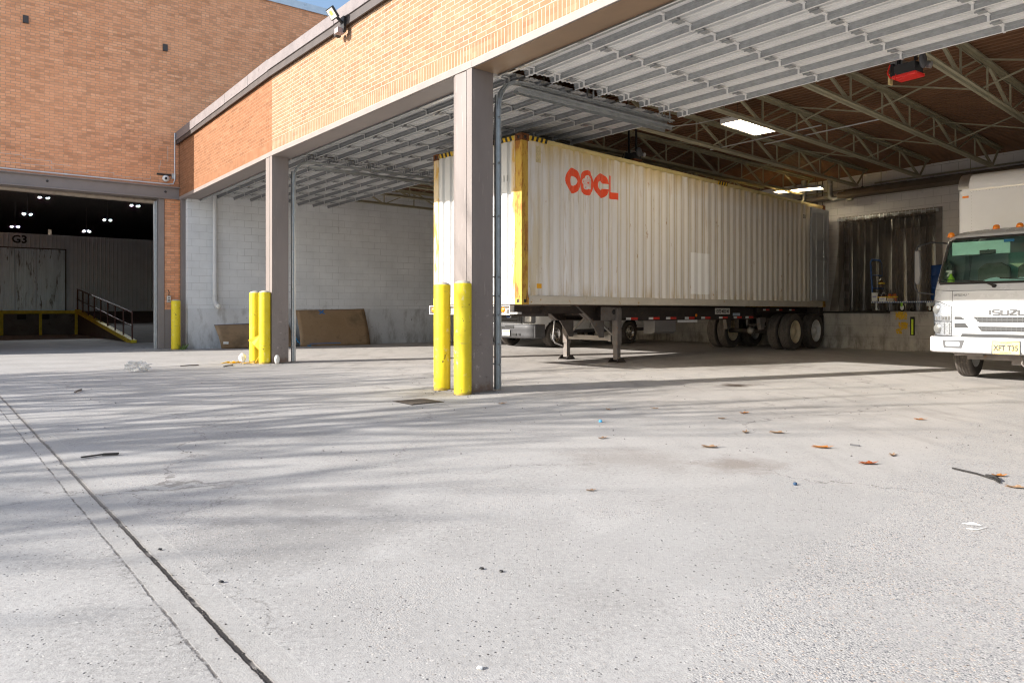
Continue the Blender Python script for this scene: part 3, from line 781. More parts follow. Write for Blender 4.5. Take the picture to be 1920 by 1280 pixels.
# timber behind the partition
for i, (x, h, wd) in enumerate(((-1.9, 4.75, .12), (4.3, 4.95, .25), (5.35, 4.95, .65), (6.35, 4.95, .2))):
    m = MB(); m.box(x-wd/2, x+wd/2, DD+1.0+i*.01, DD+1.08, 1.05, h)
    if i == 2: m.box(x-.9, x+.9, DD+.95, DD+1.1, 4.8, 4.9)
    build('timber_board', m, paint('bare_timber', (.36, .27, .18), .8, 0, .15, 3), None, Mg,
          ['pale timber post sticking up behind the left half of the ribbed partition', 'pale timber board behind the partition, left of the wide one', 'widest pale timber board showing above the ribbed partition', 'narrow timber board showing above the partition near the door jamb'][i], 'timber board', 'timber standing behind the partition')

# ---------------------------------------------------------------- shipping container
Nn = Vector((.162, 12.0, 0)); SDr = Vector((.724, .690, 0)).normalized(); CZ = 1.163; CL = 12.19; CW = 2.438; CHT = 2.896
Mc = Matrix.Translation((0, 0, CZ)) @ frame(Nn, SDr)      # x along the container, y inward (to the left), z up from its floor
cont = empty('shipping_container', 'white ribbed shipping container with rusty yellow edges on a trailer chassis', 'container', Nn+Vector((0,0,CZ)), math.atan2(SDr.y, SDr.x))
def cont_mat():
    m = NT('container_beige_white'); c = m.co(); s = m.sep(c)
    n1 = m.noise(m.map(c, (1, 1, .25)), 1.4, 6, .6); n2 = m.noise(m.map(c, (1, 1, .12)), 5, 8, .7)
    col = m.mix(m.ramp(n1, .3, .7), (.76, .735, .72), (.83, .805, .79))
    pit = m.math('FRACT', m.math('DIVIDE', m.math('SUBTRACT', s[0], .07), .2775))
    edge = m.math('MAXIMUM', m.ramp(m.math('ABSOLUTE', m.math('SUBTRACT', pit, .22)), .07, .01), m.ramp(m.math('ABSOLUTE', m.math('SUBTRACT', pit, .74)), .06, .01))
    far = m.ramp(s[0], 1.2, 3.0, .3, 1)
    col = m.mix(m.math('MULTIPLY', m.math('MULTIPLY', edge, far), m.ramp(n2, .3, .6, .2, .85)), col, (.52, .38, .13))
    top = m.ramp(s[2], 2.35, 2.80)
    col = m.mix(m.math('MULTIPLY', top, m.ramp(n2, .35, .55, .1, .85)), col, (.60, .43, .13))
    col = m.mix(m.ramp(s[0], 2.0, 10.0, 0, .35), col, (.66, .57, .42))
    n3 = m.noise(m.map(c, (1, 1, .3)), 9, 8, .72)
    col = m.mix(m.math('MULTIPLY', m.ramp(n3, .63, .69), .8), col, (.40, .21, .06))
    n4 = m.noise(m.map(c, (1, 1, .06)), 16, 4, .6)
    col = m.mix(m.math('MULTIPLY', m.math('MULTIPLY', m.ramp(n4, .60, .68), m.ramp(n1, .4, .6)), .45), col, (.45, .29, .12))
    fr = m.math('MULTIPLY', m.ramp(s[0], .95, .2), m.ramp(n2, .42, .6)); col = m.mix(m.math('MULTIPLY', fr, .55), col, (.62, .46, .16))
    low = m.ramp(s[2], .42, .2)
    col = m.mix(m.math('MULTIPLY', low, m.ramp(n2, .5, .62, 0, .5)), col, (.45, .30, .10))
    # a fresher repair panel
    dx = m.ramp(m.math('ABSOLUTE', m.math('SUBTRACT', s[0], 5.62)), .36, .355); dz = m.ramp(m.math('ABSOLUTE', m.math('SUBTRACT', s[2], .72)), .46, .455)
    col = m.mix(m.math('MULTIPLY', m.math('MULTIPLY', dx, dz), .85), col, (.93, .92, .91))
    m.bump(m.noise(c, 3, 3), .15, .02)
    return m.out(col, .55, 0, .4)
M['cont'] = cont_mat()
def rust_yel():
    m = NT('rusty_yellow_paint'); c = m.co()
    n = m.noise(m.map(c, (1, 1, .35)), 6, 9, .72); n2 = m.noise(m.map(c, (1, 1, .2)), 14, 6, .7)
    col = m.mix(m.ramp(n, .35, .6), (.60, .40, .075), (.55, .31, .05))
    col = m.mix(m.ramp(n, .50, .56, 0, .85), col, (.38, .15, .035)); col = m.mix(m.ramp(n2, .58, .64, 0, .8), col, (.12, .05, .025))
    m.bump(n, .4, .006)
    return m.out(col, .65, 0, .3)
M['rusty'] = rust_yel()
M['rust'] = paint('rusty_casting', (.20, .075, .03), .8, 0, .35, 14, .2, ((.07, .035, .02), .5), .5)
M['creamrust'] = paint('cream_paint_with_rust', (.70, .56, .36), .55, 0, .2, 4, .4, ((.62, .36, .06), .5), 0, True)
M['railpaint'] = paint('cream_rail_paint', (.58, .53, .45), .55, 0, .1, 3, .4, ((.45, .27, .06), .6), .1)
M['raily'] = paint('yellowed_top_rail', (.62, .50, .22), .55, 0, .15, 3, .4, ((.40, .22, .06), .62))
def corr(x):                # inward depth of the side panel at x
    p = ((x-.07) % .2775)
    if p < .070: return .0
    if p < .138: return .036*(p-.070)/.068
    if p < .210: return .036
    return .036*(1-(p-.210)/.0675)
def side_panel(y0, sgn):
    m = MB(); xs_ = [.16]
    k = 0
    while True:
        for o_ in (0, .070, .138, .210):
            x = .07+k*.2775+o_
            if x > .165 and x < CL-.16: xs_.append(x)
        k += 1
        if .07+k*.2775 > CL-.16: break
    xs_.append(CL-.16)
    n = len(xs_)
    zz_ = [.155, 2.80]
    m.add([(x, y0+sgn*(.018+corr(x)), zz_[0]) for x in xs_]+[(x, y0+sgn*(.018+corr(x)), zz_[1]) for x in xs_], [(i, i+1, n+i+1, n+i) for i in range(n-1)])
    return m
build('side_panel', side_panel(0, 1), M['cont'], cont, Mc); build('side_panel', side_panel(CW, -1), M['cont'], cont, Mc)
# end wall at the front
m = MB(); pr = []; y = .16
while y < CW-.16:
    pr += [(y, .02), (y+.11, .02), (y+.13, .062), (y+.205, .062)]; y += .225
pr = [p_ for p_ in pr if p_[0] < CW-.15]+[(CW-.15, .02)]
n = len(pr); m.add([(d_, y, .155) for y, d_ in pr]+[(d_, y, 2.80) for y, d_ in pr], [(i, i+1, n+i+1, n+i) for i in range(n-1)])
build('front_panel', m, paint('container_end_white', (.66, .66, .65), .5, 0, .06, 2, .4, ((.5, .36, .14), .68), 0, True), cont, Mc)
m = MB(); m.box(.06, CL-.06, .04, CW-.04, 2.862, 2.880); build('roof', m, M['raily'], cont, Mc)
m = MB(); m.box(.06, CL-.06, .04, CW-.04, .09, .15); build('floor', m, M['rust'], cont, Mc)
for y0, y1 in ((0, .06), (CW-.06, CW)):
    m = MB(); m.box(.178, CL-.178, y0, y1, 2.80, 2.872); build('top_rail', m, M['raily'], cont, Mc, bevel=.004)
    m = MB(); m.box(.178, CL-.178, y0+(.004 if y0 == 0 else 0), y1, .005, .152); build('bottom_rail', m, M['railpaint'], cont, Mc, bevel=.004)
m = MB(); m.box(.0, .06, .165, CW-.165, 2.80, 2.872); build('front_rail', m, M['raily'], cont, Mc)
m = MB(); m.box(.0, .08, .165, CW-.165, .005, .152); build('front_sill', m, M['railpaint'], cont, Mc)
# hazard stripes on the upper corners
hz = [paint('hazard_yellow', (.75, .48, .03), .5, 0, .1, 9), M['black']]
m = MB()
def hstripe(a, b, w0, w1, P_, z0=2.795, z1=2.876):
    k = a; i = 0
    while k < b:
        q = min(b, k+.055)
        m.add([P_(k, z0), P_(q, z0), P_(q+.03, z1), P_(k+.03, z1)], [(0, 1, 2, 3)], i % 2); k = q; i += 1
hstripe(.17, .62, 0, 0, lambda t, z: (t, -.0025, z)); hstripe(.17, .85, 0, 0, lambda t, z: (-.0025, t, z)); hstripe(CW-.6, CW-.20, 0, 0, lambda t, z: (-.0025, t, z))
hstripe(6.3, 6.72, 0, 0, lambda t, z: (t, -.0025, z))
build('hazard_stripe', m, hz, cont, Mc, fix=False)
for x0 in (0, CL-.178):
    for y0 in (0, CW-.162):
        m = MB(); sx = x0 == 0; sy = y0 == 0
        xx = x0 if sx else x0+.02; yy = y0
        m.box(xx+(.004), xx+.158, yy+.004, yy+.158, .118, 2.778)
        if sx: m.box(xx-.0005, xx+.02, yy+(.09 if sy else 0.01), yy+(.155 if sy else .075), .118, 2.778)
        build('corner_post', m, [M['rusty']] if not (sx and not sy) else [M['creamrust']], cont, Mc, bevel=.005)
        for z0 in (0, 2.778):
            m = MB()
            # box casting with oval openings sunk in its faces
            a, b = x0, x0+.178; c_, d_ = y0, y0+.162; e_, f_ = z0, z0+.118
            m.box(a+.012, b-.012, c_+.012, d_-.012, e_+.012, f_-.012, 1)
            for (p0, p1, axis) in ((a, a+.012, 'x'), (b-.012, b, 'x')):
                m.box(p0, p1, c_, c_+.05, e_, f_); m.box(p0, p1, d_-.05, d_, e_, f_); m.box(p0, p1, c_+.05, d_-.05, e_, e_+.03); m.box(p0, p1, c_+.05, d_-.05, f_-.03, f_)
            for (p0, p1) in ((c_, c_+.012), (d_-.012, d_)):
                m.box(a+.012, a+.055, p0, p1, e_, f_); m.box(b-.055, b-.012, p0, p1, e_, f_); m.box(a+.055, b-.055, p0, p1, e_, e_+.03); m.box(a+.055, b-.055, p0, p1, f_-.03, f_)
            m.box(a+.012, b-.012, c_+.012, d_-.012, e_, e_+.012); m.box(a+.012, b-.012, c_+.012, d_-.012, f_-.012, f_)
            build('corner_casting', m, [M['rusty'] if z0 == 0 else M['rust'], M['black']], cont, Mc)
# yellow streaks beside the front corner post: the outer leaf of the end frame
m = MB(); m.box(-.002, .012, .162, .245, .155, 2.79); build('corner_leaf', m, M['creamrust'], cont, Mc)
# rear frame and doors, the near door folded back along the side
m = MB(); m.box(CL-.10, CL-.02, .16, CW-.16, 2.72, 2.87); m.box(CL-.10, CL-.02, .16, CW-.16, .005, .11); build('rear_frame', m, M['rusty'], cont, Mc)
def door_leaf(y0, sgn, nm):
    m = MB(); y1 = y0+sgn*.055
    a, b = min(y0, y1), max(y0, y1)
    m.box(CL-1.14, CL-.02, a+.012, b-.012, .17, 2.74)
    m.box(CL-1.14, CL-1.08, a, b, .17, 2.74); m.box(CL-.08, CL-.02, a, b, .17, 2.74)
    for z in (.17, .72, 1.28, 1.84, 2.60):
        m.box(CL-1.08, CL-.08, a if sgn < 0 else b-.014, a+.014 if sgn < 0 else b, z, z+.13 if z < 2.5 else 2.74)
    for x in (CL-.92, CL-.70, CL-.45, CL-.25):
        pass
    return build('door', m, paint(nm, (.44, .45, .47), .45, 0, .07, 2.5, .45, ((.34, .33, .33), .64)), cont, Mc, bevel=.004)
dd = door_leaf(-.05, -1, 'pale_grey_door_paint')
m = MB()
for x in (CL-.85, CL-.35): m.tube([(x, -.10, .2), (x, -.10, 2.72)], .014, 8); 
build('lock_rod', m, M['galv'], dd, Mc)
m = MB()
for z in (.35, 1.0, 1.7, 2.45): m.box(CL-.03, CL+.01, -.06, .06, z, z+.16)
build('hinge', m, M['rust'], dd, Mc)
dd2 = door_leaf(CW+.05, 1, 'pale_grey_door_paint_far')
# the shipping line's red lettering with the blossom, following the ribs
def logo():
    m = MB(); st = .0062
    x0, x1, z0, z1 = 1.10, 2.70, 3.15-CZ, 3.69-CZ
    nx = int((x1-x0)/st); nz = int((z1-z0)/st)
    def ell(x, z, cx, cz, rx, rz_, pw=2.0): return abs((x-cx)/rx)**pw+abs((z-cz)/rz_)**pw < 1
    zo = -CZ
    def code(x, z):
        cz = 3.425+zo
        red = False
        if ell(x, z, 1.335, cz-.005, .198, .232, 1.9) and not ell(x, z, 1.348, cz-.008, .098, .088): red = True
        if ell(x, z, 1.735, cz, .205, .232, 1.9):
            # blossom
            cx, c2 = 1.745, cz+.002; fl = False
            for k in range(5):
                a = math.pi/2+k*2*math.pi/5+.12
                if ell(x, z, cx+.072*math.cos(a), c2+.078*math.sin(a), .058, .062): fl = True
            if ell(x, z, cx, c2, .07, .07): fl = True
            if fl:
                r = math.hypot((x-cx), (z-c2)); a = math.atan2(z-c2, x-cx)
                if r < .022: return 1
                ray = abs(((a/(2*math.pi)*15+.2) % 1)-.5) < .11
                if .03 < r < .075 and ray: return 1
                for k in range(5):
                    b = math.pi/2+k*2*math.pi/5+.12
                    if ell(x, z, cx+.095*math.cos(b), c2+.1*math.sin(b), .011, .012): return 1
                return 0
            red = True
        if ell(x, z, 2.15, cz, .215, .232, 1.9):
            if not (ell(x, z, 2.115, cz, .085, .088) or (x > 2.115 and abs(z-cz) < .05)) or (x < 2.03): red = True
        if 2.362 < x < 2.452 and 3.215+zo < z < 3.655+zo: red = True
        if 2.362 < x < 2.665 and 3.205+zo < z < 3.335+zo: red = True
        return 1 if red else 0
    idx = {}; vs = []; fs = []
    def V(i, j):
        if (i, j) not in idx:
            x = x0+i*st; idx[(i, j)] = len(vs); vs.append((x, .018+corr(x)-.0025, z0+j*st))
        return idx[(i, j)]
    for i in range(nx):
        for j in range(nz):
            if code(x0+(i+.5)*st, z0+(j+.5)*st): fs.append((V(i, j), V(i+1, j), V(i+1, j+1), V(i, j+1)))
    m.add(vs, fs)
    return m
build('company_logo', logo(), paint('red_orange_logo_paint', (.95, .085, .02), .5, 0, .06, 3), cont, Mc, fix=False)
m = MB(); m.box(.38, .50, .014, .0165, .28, .36); build('sticker', m, paint('orange_sticker', (.85, .42, .02), .5, 0, .05, 30), cont, Mc)
m = MB(); m.box(.36, .48, .0145, .0165, 2.45, 2.73); build('sticker', m, paint('yellowed_sticker', (.62, .52, .3), .5, 0, .2, 30), cont, Mc)
# container number on the end wall (only its right part shows past the pier)
Mf = Mc @ Matrix.Rotation(R(-90), 4, 'Z')
def endtext(s_, yc, z, size, sx=.8):
    vs, fs = text_mesh(s_, size, .0008, .0)
    m = MB(); m.add([(.012 if s_ != ' ' else 0, yc-v.x*sx, z+v.y) for v in vs], fs); return m
for s_, yc in (('9', .62), ('1', .45), ('1', .37)):
    b = endtext(s_, yc, 2.12, .16); build('lettering', b, M['ink'], cont, Mc)
text('lettering', 'EU', .15, Mc @ Matrix.Translation((10.85, .012, 2.42)), M['ink'], cont, .001)

# ---------------------------------------------------------------- wheels
def wheel(parent, Mx, r, wd, rim_m, dish=.08, out=-1, holes=8, front_open=True, rimr=.56, n=40):
    """axis along local y; out=-1 puts the face towards -y"""
    m = MB(); h = wd/2; s = out
    prof = [(r*.60, s*h*.86), (r*.72, s*h*.99), (r*.86, s*h), (r*.95, s*h*.93), (r*.985, s*h*.78)]
    k = h*.78
    for g_ in (-.45, 0, .45):
        pass
    gro = []
    for g_ in (.5, .17, -.17, -.5):
        gro += [(r, s*h*(g_+.07)), (r*.982, s*h*(g_+.04)), (r*.982, s*h*(g_-.04)), (r, s*h*(g_-.07))]
    prof += gro
    prof += [(r*.985, -s*h*.78), (r*.95, -s*h*.93), (r*.86, -s*h), (r*.72, -s*h*.99), (r*.60, -s*h*.86)]
    m.lathe(prof, axis='y', n=n)
    t = build('wheel', m, M['tyre'], parent, Mx)
    m = MB(); q = r*.60
    m.lathe([(q, s*h*.84), (q+.012, s*h*.93), (q-.008, s*h*.95), (q-.03, s*h*.75), (q-.04, s*(h-dish)), (q*.62, s*(h-dish*1.25)), (q*.55, s*(h-dish*.7)), (q*.34, s*(h-dish*.55)), (q*.30, s*(h-dish*.2)), (0, s*(h-dish*.15))], axis='y', n=n)
    m.lathe([(q, -s*h*.84), (q-.02, -s*h*.5), (q-.05, 0), (q*.5, 0), (0, 0)], axis='y', n=n)
    for k_ in range(holes):
        a = 2*math.pi*k_/holes
        m.tube([(q*.46*math.cos(a), s*(h-dish*.75), q*.46*math.sin(a)), (q*.46*math.cos(a), s*(h-dish*.4), q*.46*math.sin(a))], .014, 6)
        m.lathe([(0, 0), (.028, 0), (.03, s*.004)], (q*.80*math.cos(a+.2), s*(h-dish*1.12)+s*.004, q*.80*math.sin(a+.2)), 'y', 10, 1)
    build('rim', m, [rim_m, M['black']], t, Mx)
    return t

# ---------------------------------------------------------------- trailer chassis
Mch = frame(Nn, SDr)
chas = empty('trailer_chassis', 'dark steel container trailer with twin axles and landing legs', 'trailer', Nn, math.atan2(SDr.y, SDr.x))
M['chas'] = paint('brown_black_chassis_paint', (.045, .037, .033), .65, 0, .3, 5, .3, ((.13,.085,.055), .58), .2)
TP = CZ-.004
# front bolster
m = MB(); m.box(-.06, .16, .17, CW-.17, TP-.17+.14, TP+.01)
m = MB()
m.box(-.10, -.0, .18, CW+.0, .985, 1.0); m.box(-.10, -.0, .18, CW, 1.135, 1.15); 
for y in (.18, .50, .62, 1.1, 1.3, 1.9, CW-.02): m.box(-.10, 0, y, y+.02, 1.0, 1.135)
m.box(-.02, 0, .18, CW, 1.0, 1.135)
m.box(-.10, 0, -.0, .18, 1.0, 1.03)
build('front_bolster', m, paint('worn_white_bolster_paint', (.55, .54, .52), .5, .2, .15, 7, .4, ((.3, .2, .12), .6)), chas, Mch)
for y in (.34, 2.30):
    m = MB(); m.lathe([(0, -.022), (.03, -.02), (.045, -.008), (.05, 0)], (-.11, y, 1.07), 'x', 16); build('marker_light', m, M['amber'], chas, Mch)
for y in (.28, .96, 1.30): m = m
for y in (.75, 1.69):
    m = MB()
    # gooseneck rail, then the deeper main rail with its slanted nose
    m.box(.0, 2.4, y-.05, y+.05, 1.0, 1.15)
    m.prism([(2.15, TP), (2.62, .86), (CL-.1, .86), (CL-.1, TP)], y-.006, y+.006, 'y')
    m.box(2.62, CL-.1, y-.065, y+.065, .855, .872)
    build('main_rail', m, M['chas'], chas, Mch)
    m = MB(); m.add([(2.15, y-.075, TP), (2.15, y+.075, TP), (2.63, y+.075, .855), (2.63, y-.075, .855), (2.19, y-.075, TP), (2.19, y+.075, TP), (2.67, y+.075, .86), (2.67, y-.075, .86)],
                    [(0,1,2,3),(7,6,5,4),(0,4,5,1),(1,5,6,2),(2,6,7,3),(3,7,4,0)])
    build('rail_nose', m, M['chasrust'], chas, Mch)
# outriggers, cross members
m = MB()
for x in (1.2, 2.9, 4.6, 6.3, 7.9, 9.4, 11.0): m.box(x, x+.09, .55 if x > 3 else .6, 1.89, .95, 1.13)
m.box(CL-.3, CL-.05, .05, CW-.05, .93, 1.15)
build('cross_member', m, M['chas'], chas, Mch)
# side channel with reflective tape
m = MB(); m.box(4.0, 8.95, .52, .56, .84, 1.13); m.box(8.95, CL-.1, .40, .44, 1.02, 1.14); m.box(3.2, 4.0, .52, .56, .90, 1.13)
build('side_plate', m, M['chas'], chas, Mch)
m = MB(); 
for x in (3.55, 4.35, 5.0, 5.75, 6.45, 7.25, 7.95, 8.55): m.box(x, x+.16, .514, .519, .865, .915, 0); m.box(x+.16, x+.40, .514, .519, .865, .915, 1)
for x in (9.25, 10.0, 10.75): m.box(x, x+.14, .393, .398, 1.06, 1.10, 0); m.box(x+.14, x+.34, .393, .398, 1.06, 1.10, 1)
build('reflective_tape', m, [M['whitetape'], M['redtape']], chas, Mch)
m = MB(); m.box(7.05, 7.75, .507, .513, .97, 1.12); pl_ = build('number_plate', m, M['wplate'], chas, Mch)
text('lettering', 'EXTD 40223 40', .11, Mch @ Matrix.Translation((7.4, .503, 1.005)), M['ink'], pl_, .001, .003, .8)
m = MB(); m.box(7.9, 8.25, .507, .513, .93, 1.0); build('label_plate', m, paint('pale_blue_label', (.4, .5, .58), .5, 0, .1, 20), chas, Mch)
m = MB(); m.lathe([(0, -.02), (.03, -.015), (.04, 0)], (6.2, .50, .95), 'y', 14); build('marker_light', m, M['amber'], chas, Mch)
m = MB(); m.lathe([(0, -.02), (.05, -.012), (.055, 0)], (3.12, .50, 1.03), 'y', 16); build('round_fitting', m, M['black'], chas, Mch)
m = MB(); m.box(2.86, 3.0, .512, .518, 1.03, 1.09); build('side_reflector', m, M['redtape'], chas, Mch)
m = MB(); m.box(2.72, 3.35, .50, .515, .86, 1.13); build('front_plate', m, M['chasrust'], chas, Mch)
# slung box and grey tray below the side plate
m = MB(); m.prism([(.50, .84), (.50, .60), (.58, .55), (.80, .55), (.80, .84)], 4.55, 5.35, 'x'); build('tool_tray', m, paint('grey_tray', (.20, .19, .185), .5, .2, .1, 5), chas, Mch)
m = MB(); m.box(5.45, 6.25, .50, .52, .79, .845); build('white_bar', m, M['whitetape'], chas, Mch)
# landing gear
for y in (.50, 1.88):
    m = MB(); m.box(3.15, 3.29, y-.07, y+.07, .36, 1.10); m.box(3.165, 3.275, y-.055, y+.055, .05, .40)
    t = build('landing_leg', m, M['chasrust'], chas, Mch, bevel=.006)
    m = MB(); m.prism([(3.08, .0), (3.36, 0), (3.36, .015), (3.28, .09), (3.16, .09), (3.08, .015)], y-.12, y-.10, 'y'); m.prism([(3.08, .0), (3.36, 0), (3.36, .015), (3.28, .09), (3.16, .09), (3.08, .015)], y+.10, y+.12, 'y'); m.box(3.07, 3.37, y-.12, y+.12, .002, .014)
    build('foot', m, M['chas'], t, Mch)
m = MB(); m.box(3.19, 3.25, .63, 1.81, .44, .54); m.box(3.18, 3.26, .63, .70, .42, .56); m.beam((3.21, .60, .56), (3.21, 1.2, 1.0), .04, .04); m.beam((3.23, 1.80, .56), (3.23, 1.24, 1.0), .04, .04); build('cross_bar', m, paint('pale_grey_steel', (.35, .32, .29), .6, .2, .15, 6), chas, Mch)
m = MB()
for y in (.80, 1.64): m.prism([(2.72, .86), (3.16, .86), (3.16, .50), (3.02, .50)], y-.012, y+.012, 'y'); m.box(2.9, 3.5, y-.03, y+.03, .84, .86)
m.prism([(3.29, .86), (3.7, .86), (3.35, .55), (3.29, .5)], .74, .76, 'y')
build('gusset', m, M['chasrust'], chas, Mch)
m = MB(); m.tube([(3.05, 1.96, .95), (2.98, 2.02, .85), (2.93, 2.02, .45), (2.98, 2.0, .36), (3.2, 1.95, .28)], .018, 8); build('crank_handle', m, M['alu'], chas, Mch)
# axles, hangers, air chambers
M['rimcream'] = paint('cream_rim', (.62, .52, .36), .5, .1, .12, 8, .4, ((.3,.2,.12), .62)); M['rimwhite'] = paint('white_rim', (.66, .65, .63), .45, .1, .08, 8, .4, ((.35,.3,.26), .66))
for i, x in enumerate((10.33, 11.62)):
    m = MB(); m.tube([(x, .35, .50), (x, CW-.35, .50)], .065, 12); m.box(x-.1, x+.1, .68, .82, .55, .86); m.box(x-.1, x+.1, 1.62, 1.76, .55, .86)
    build('axle', m, M['chas'], chas, Mch)
    m = MB()
    m.lathe([(0, 0), (.085, .0), (.10, .03), (.10, .10), (.085, .16), (.05, .2), (0, .2)], (x-.55, 1.05, .52), 'x', 16); m.tube([(x-.35, 1.05, .52), (x-.05, 1.05, .5)], .02, 8)
    build('brake_chamber', m, paint('grey_brake_chamber', (.2, .185, .17), .5, .2, .15, 8), chas, Mch)
    for y, o_ in ((.14, -1), (.47, -1), (CW-.47, 1), (CW-.14, 1)):
        wheel(chas, Mch @ Matrix.Translation((x, y, .495)), .495, .26, M['rimcream'] if i == 0 else M['rimwhite'], .12, o_)
for y in (.69, 1.69):
    for x in (9.65, 10.95):
        m = MB(); m.prism([(x-.12, .88), (x+.22, .88), (x+.14, .55), (x-.02, .55)], y-.05, y+.05, 'y'); build('suspension_hanger', m, M['chasrust'], chas, Mch)
m = MB()
m.box(9.1, 9.9, .75, .80, .66, .70); m.box(9.1, 9.13, .75, .80, .66, .88); m.box(9.87, 9.9, .75, .80, .66, .88)
build('side_bracket', m, M['chasrust'], chas, Mch)
m = MB(); m.box(11.98, 12.1, .05, CW-.05, .62, .72); m.box(11.98, 12.06, .72, .80, .72, .95); m.box(11.98, 12.06, 1.62, 1.7, .72, .95); build('rear_guard', m, M['chas'], chas, Mch)
for y in (.0, CW-.62):
    m = MB(); m.box(12.10, 12.11, y+.02, y+.60, .35, .93); build('mud_flap', m, M['rubber'], chas, Mch)
# ---------------------------------------------------------------- lofted vehicle skins
def lerp_tab(tab, z):
    if z <= tab[0][0]: return tab[0][1]
    for (a, va), (b, vb) in zip(tab, tab[1:]):
        if z <= b: return va+(vb-va)*(z-a)/(b-a)
    return tab[-1][1]
def skin(zs, hwT, yfT, yb, rfT, bulge, ns, nf, key):
    """rounded plan outlines stacked in z; key(x, y, z, part) names the part each face belongs to (None drops it)"""
    rows = []
    for z in zs:
        hw = lerp_tab(hwT, z); yf = lerp_tab(yfT, z); r = lerp_tab(rfT, z)
        r = min(r, hw*.9)
        pts = []
        for i in range(ns): pts.append((-hw, yb+(yf+r-yb)*i/ns, 's'))
        for i in range(9):
            a = math.pi/2*i/8
            pts.append((-hw+r-r*math.cos(a), yf+r-r*math.sin(a), 'c'))
        for i in range(1, nf):
            x = -hw+r+(2*hw-2*r)*i/nf; pts.append((x, yf, 'f'))
        pts += [(-x, y, p) for x, y, p in reversed(pts[:ns+9])]
        out = []
        for x, y, p in pts:
            b = bulge*(x/hw)**2 if y < yf+r+1e-6 else bulge
            out.append((x, y+b*(1 if p != 's' else 1)-0, z, p))
        rows.append(out)
    parts = {}
    n = len(rows[0])
    for j in range(len(rows)-1):
        for i in range(n-1):
            q = [rows[j][i], rows[j][i+1], rows[j+1][i+1], rows[j+1][i]]
            cx = sum(p[0] for p in q)/4; cy = sum(p[1] for p in q)/4; cz = sum(p[2] for p in q)/4
            k = key(cx, cy, cz, q[0][3])
            if k is None: continue
            parts.setdefault(k, []).append(((j, i), (j, i+1), (j+1, i+1), (j+1, i)))
    res = {}
    for k, fs in parts.items():
        idx = {}; vs = []; ff = []
        for f in fs:
            t = []
            for c in f:
                if c not in idx: idx[c] = len(vs); vs.append(rows[c[0]][c[1]][:3])
                t.append(idx[c])
            ff.append(tuple(t))
        m = MB(); m.add(vs, ff, 0, True); res[k] = m
    top = rows[-1]
    return res, rows
def frange(a, b, st):
    n = max(1, round((b-a)/st)); return [a+(b-a)*i/n for i in range(n+1)]
def inpoly(x, z, poly):
    c = False; n = len(poly)
    for i in range(n):
        x1, z1 = poly[i]; x2, z2 = poly[(i+1) % n]
        if (z1 > z) != (z2 > z) and x < (x2-x1)*(z-z1)/(z2-z1)+x1: c = not c
    return c
def patch(poly, surf, off, st=.012, th=0):
    xs_ = [p[0] for p in poly]; zs_ = [p[1] for p in poly]
    m = MB(); idx = {}; vs = []; fs = []
    nx = int((max(xs_)-min(xs_))/st)+1; nz = int((max(zs_)-min(zs_))/st)+1
    # clean outline: clip by snapping rows to polygon spans
    rows = []
    for j in range(nz+1):
        z = min(zs_)+(max(zs_)-min(zs_))*(j/nz); z = min(max(z, min(zs_)+1e-5), max(zs_)-1e-5)
        cr_x = []
        for (x1, z1), (x2, z2) in zip(poly, poly[1:]+poly[:1]):
            if (z1 > z) != (z2 > z): cr_x.append(x1+(x2-x1)*(z-z1)/(z2-z1))
        cr_x.sort(); rows.append((z, cr_x[0], cr_x[-1]))
    for z, a, b in rows:
        for i in range(nx+1):
            x = a+(b-a)*i/nx; vs.append((x, surf(x, z)-off, z))
    for j in range(nz):
        for i in range(nx):
            k = j*(nx+1)+i; fs.append((k, k+1, k+nx+2, k+nx+1))
    m.add(vs, fs, 0, True)
    return m
def rrect(x0, x1, z0, z1, r, n=5):
    p = []
    for cx, cz, a0 in ((x1-r, z1-r, 0), (x0+r, z1-r, 90), (x0+r, z0+r, 180), (x1-r, z0+r, 270)):
        for i in range(n+1):
            a = R(a0+90*i/n); p.append((cx+r*math.cos(a), cz+r*math.sin(a)))
    return p
def glass_mat(name, tint, dark=.0):
    m = NT(name); t = m.t
    tr = m.n("BsdfTransparent"); tr.inputs[0].default_value = (*tint, 1)
    gl = m.n("BsdfGlossy"); gl.inputs['Roughness'].default_value = .02
    fr = m.n("Fresnel"); fr.inputs[0].default_value = 1.5
    mixs = m.n("MixShader"); m.l(fr.outputs[0], mixs.inputs[0]); m.l(tr.outputs[0], mixs.inputs[1]); m.l(gl.outputs[0], mixs.inputs[2])
    t.links.new(mixs.outputs[0], t.nodes['Material Output'].inputs[0])
    return m.mat
M['glass'] = glass_mat('green_tinted_glass', (.70, .90, .82)); M['glassdk'] = glass_mat('dark_tinted_glass', (.25, .32, .3)); M['lens'] = glass_mat('clear_lens', (.92, .93, .95))
M['reflector'] = paint('headlamp_reflector', (.30, .31, .325), .3, .3, .1, 40)
M['lampdisc'] = paint('pale_lamp_disc', (.13, .13, .125), .25, 0, .05, 10)
M['bumpgrey'] = paint('dark_grey_plastic', (.085, .085, .09), .55, 0, .12, 8, .4)
M['dash'] = paint('dark_dashboard', (.10, .105, .10), .7, 0, .15, 8)

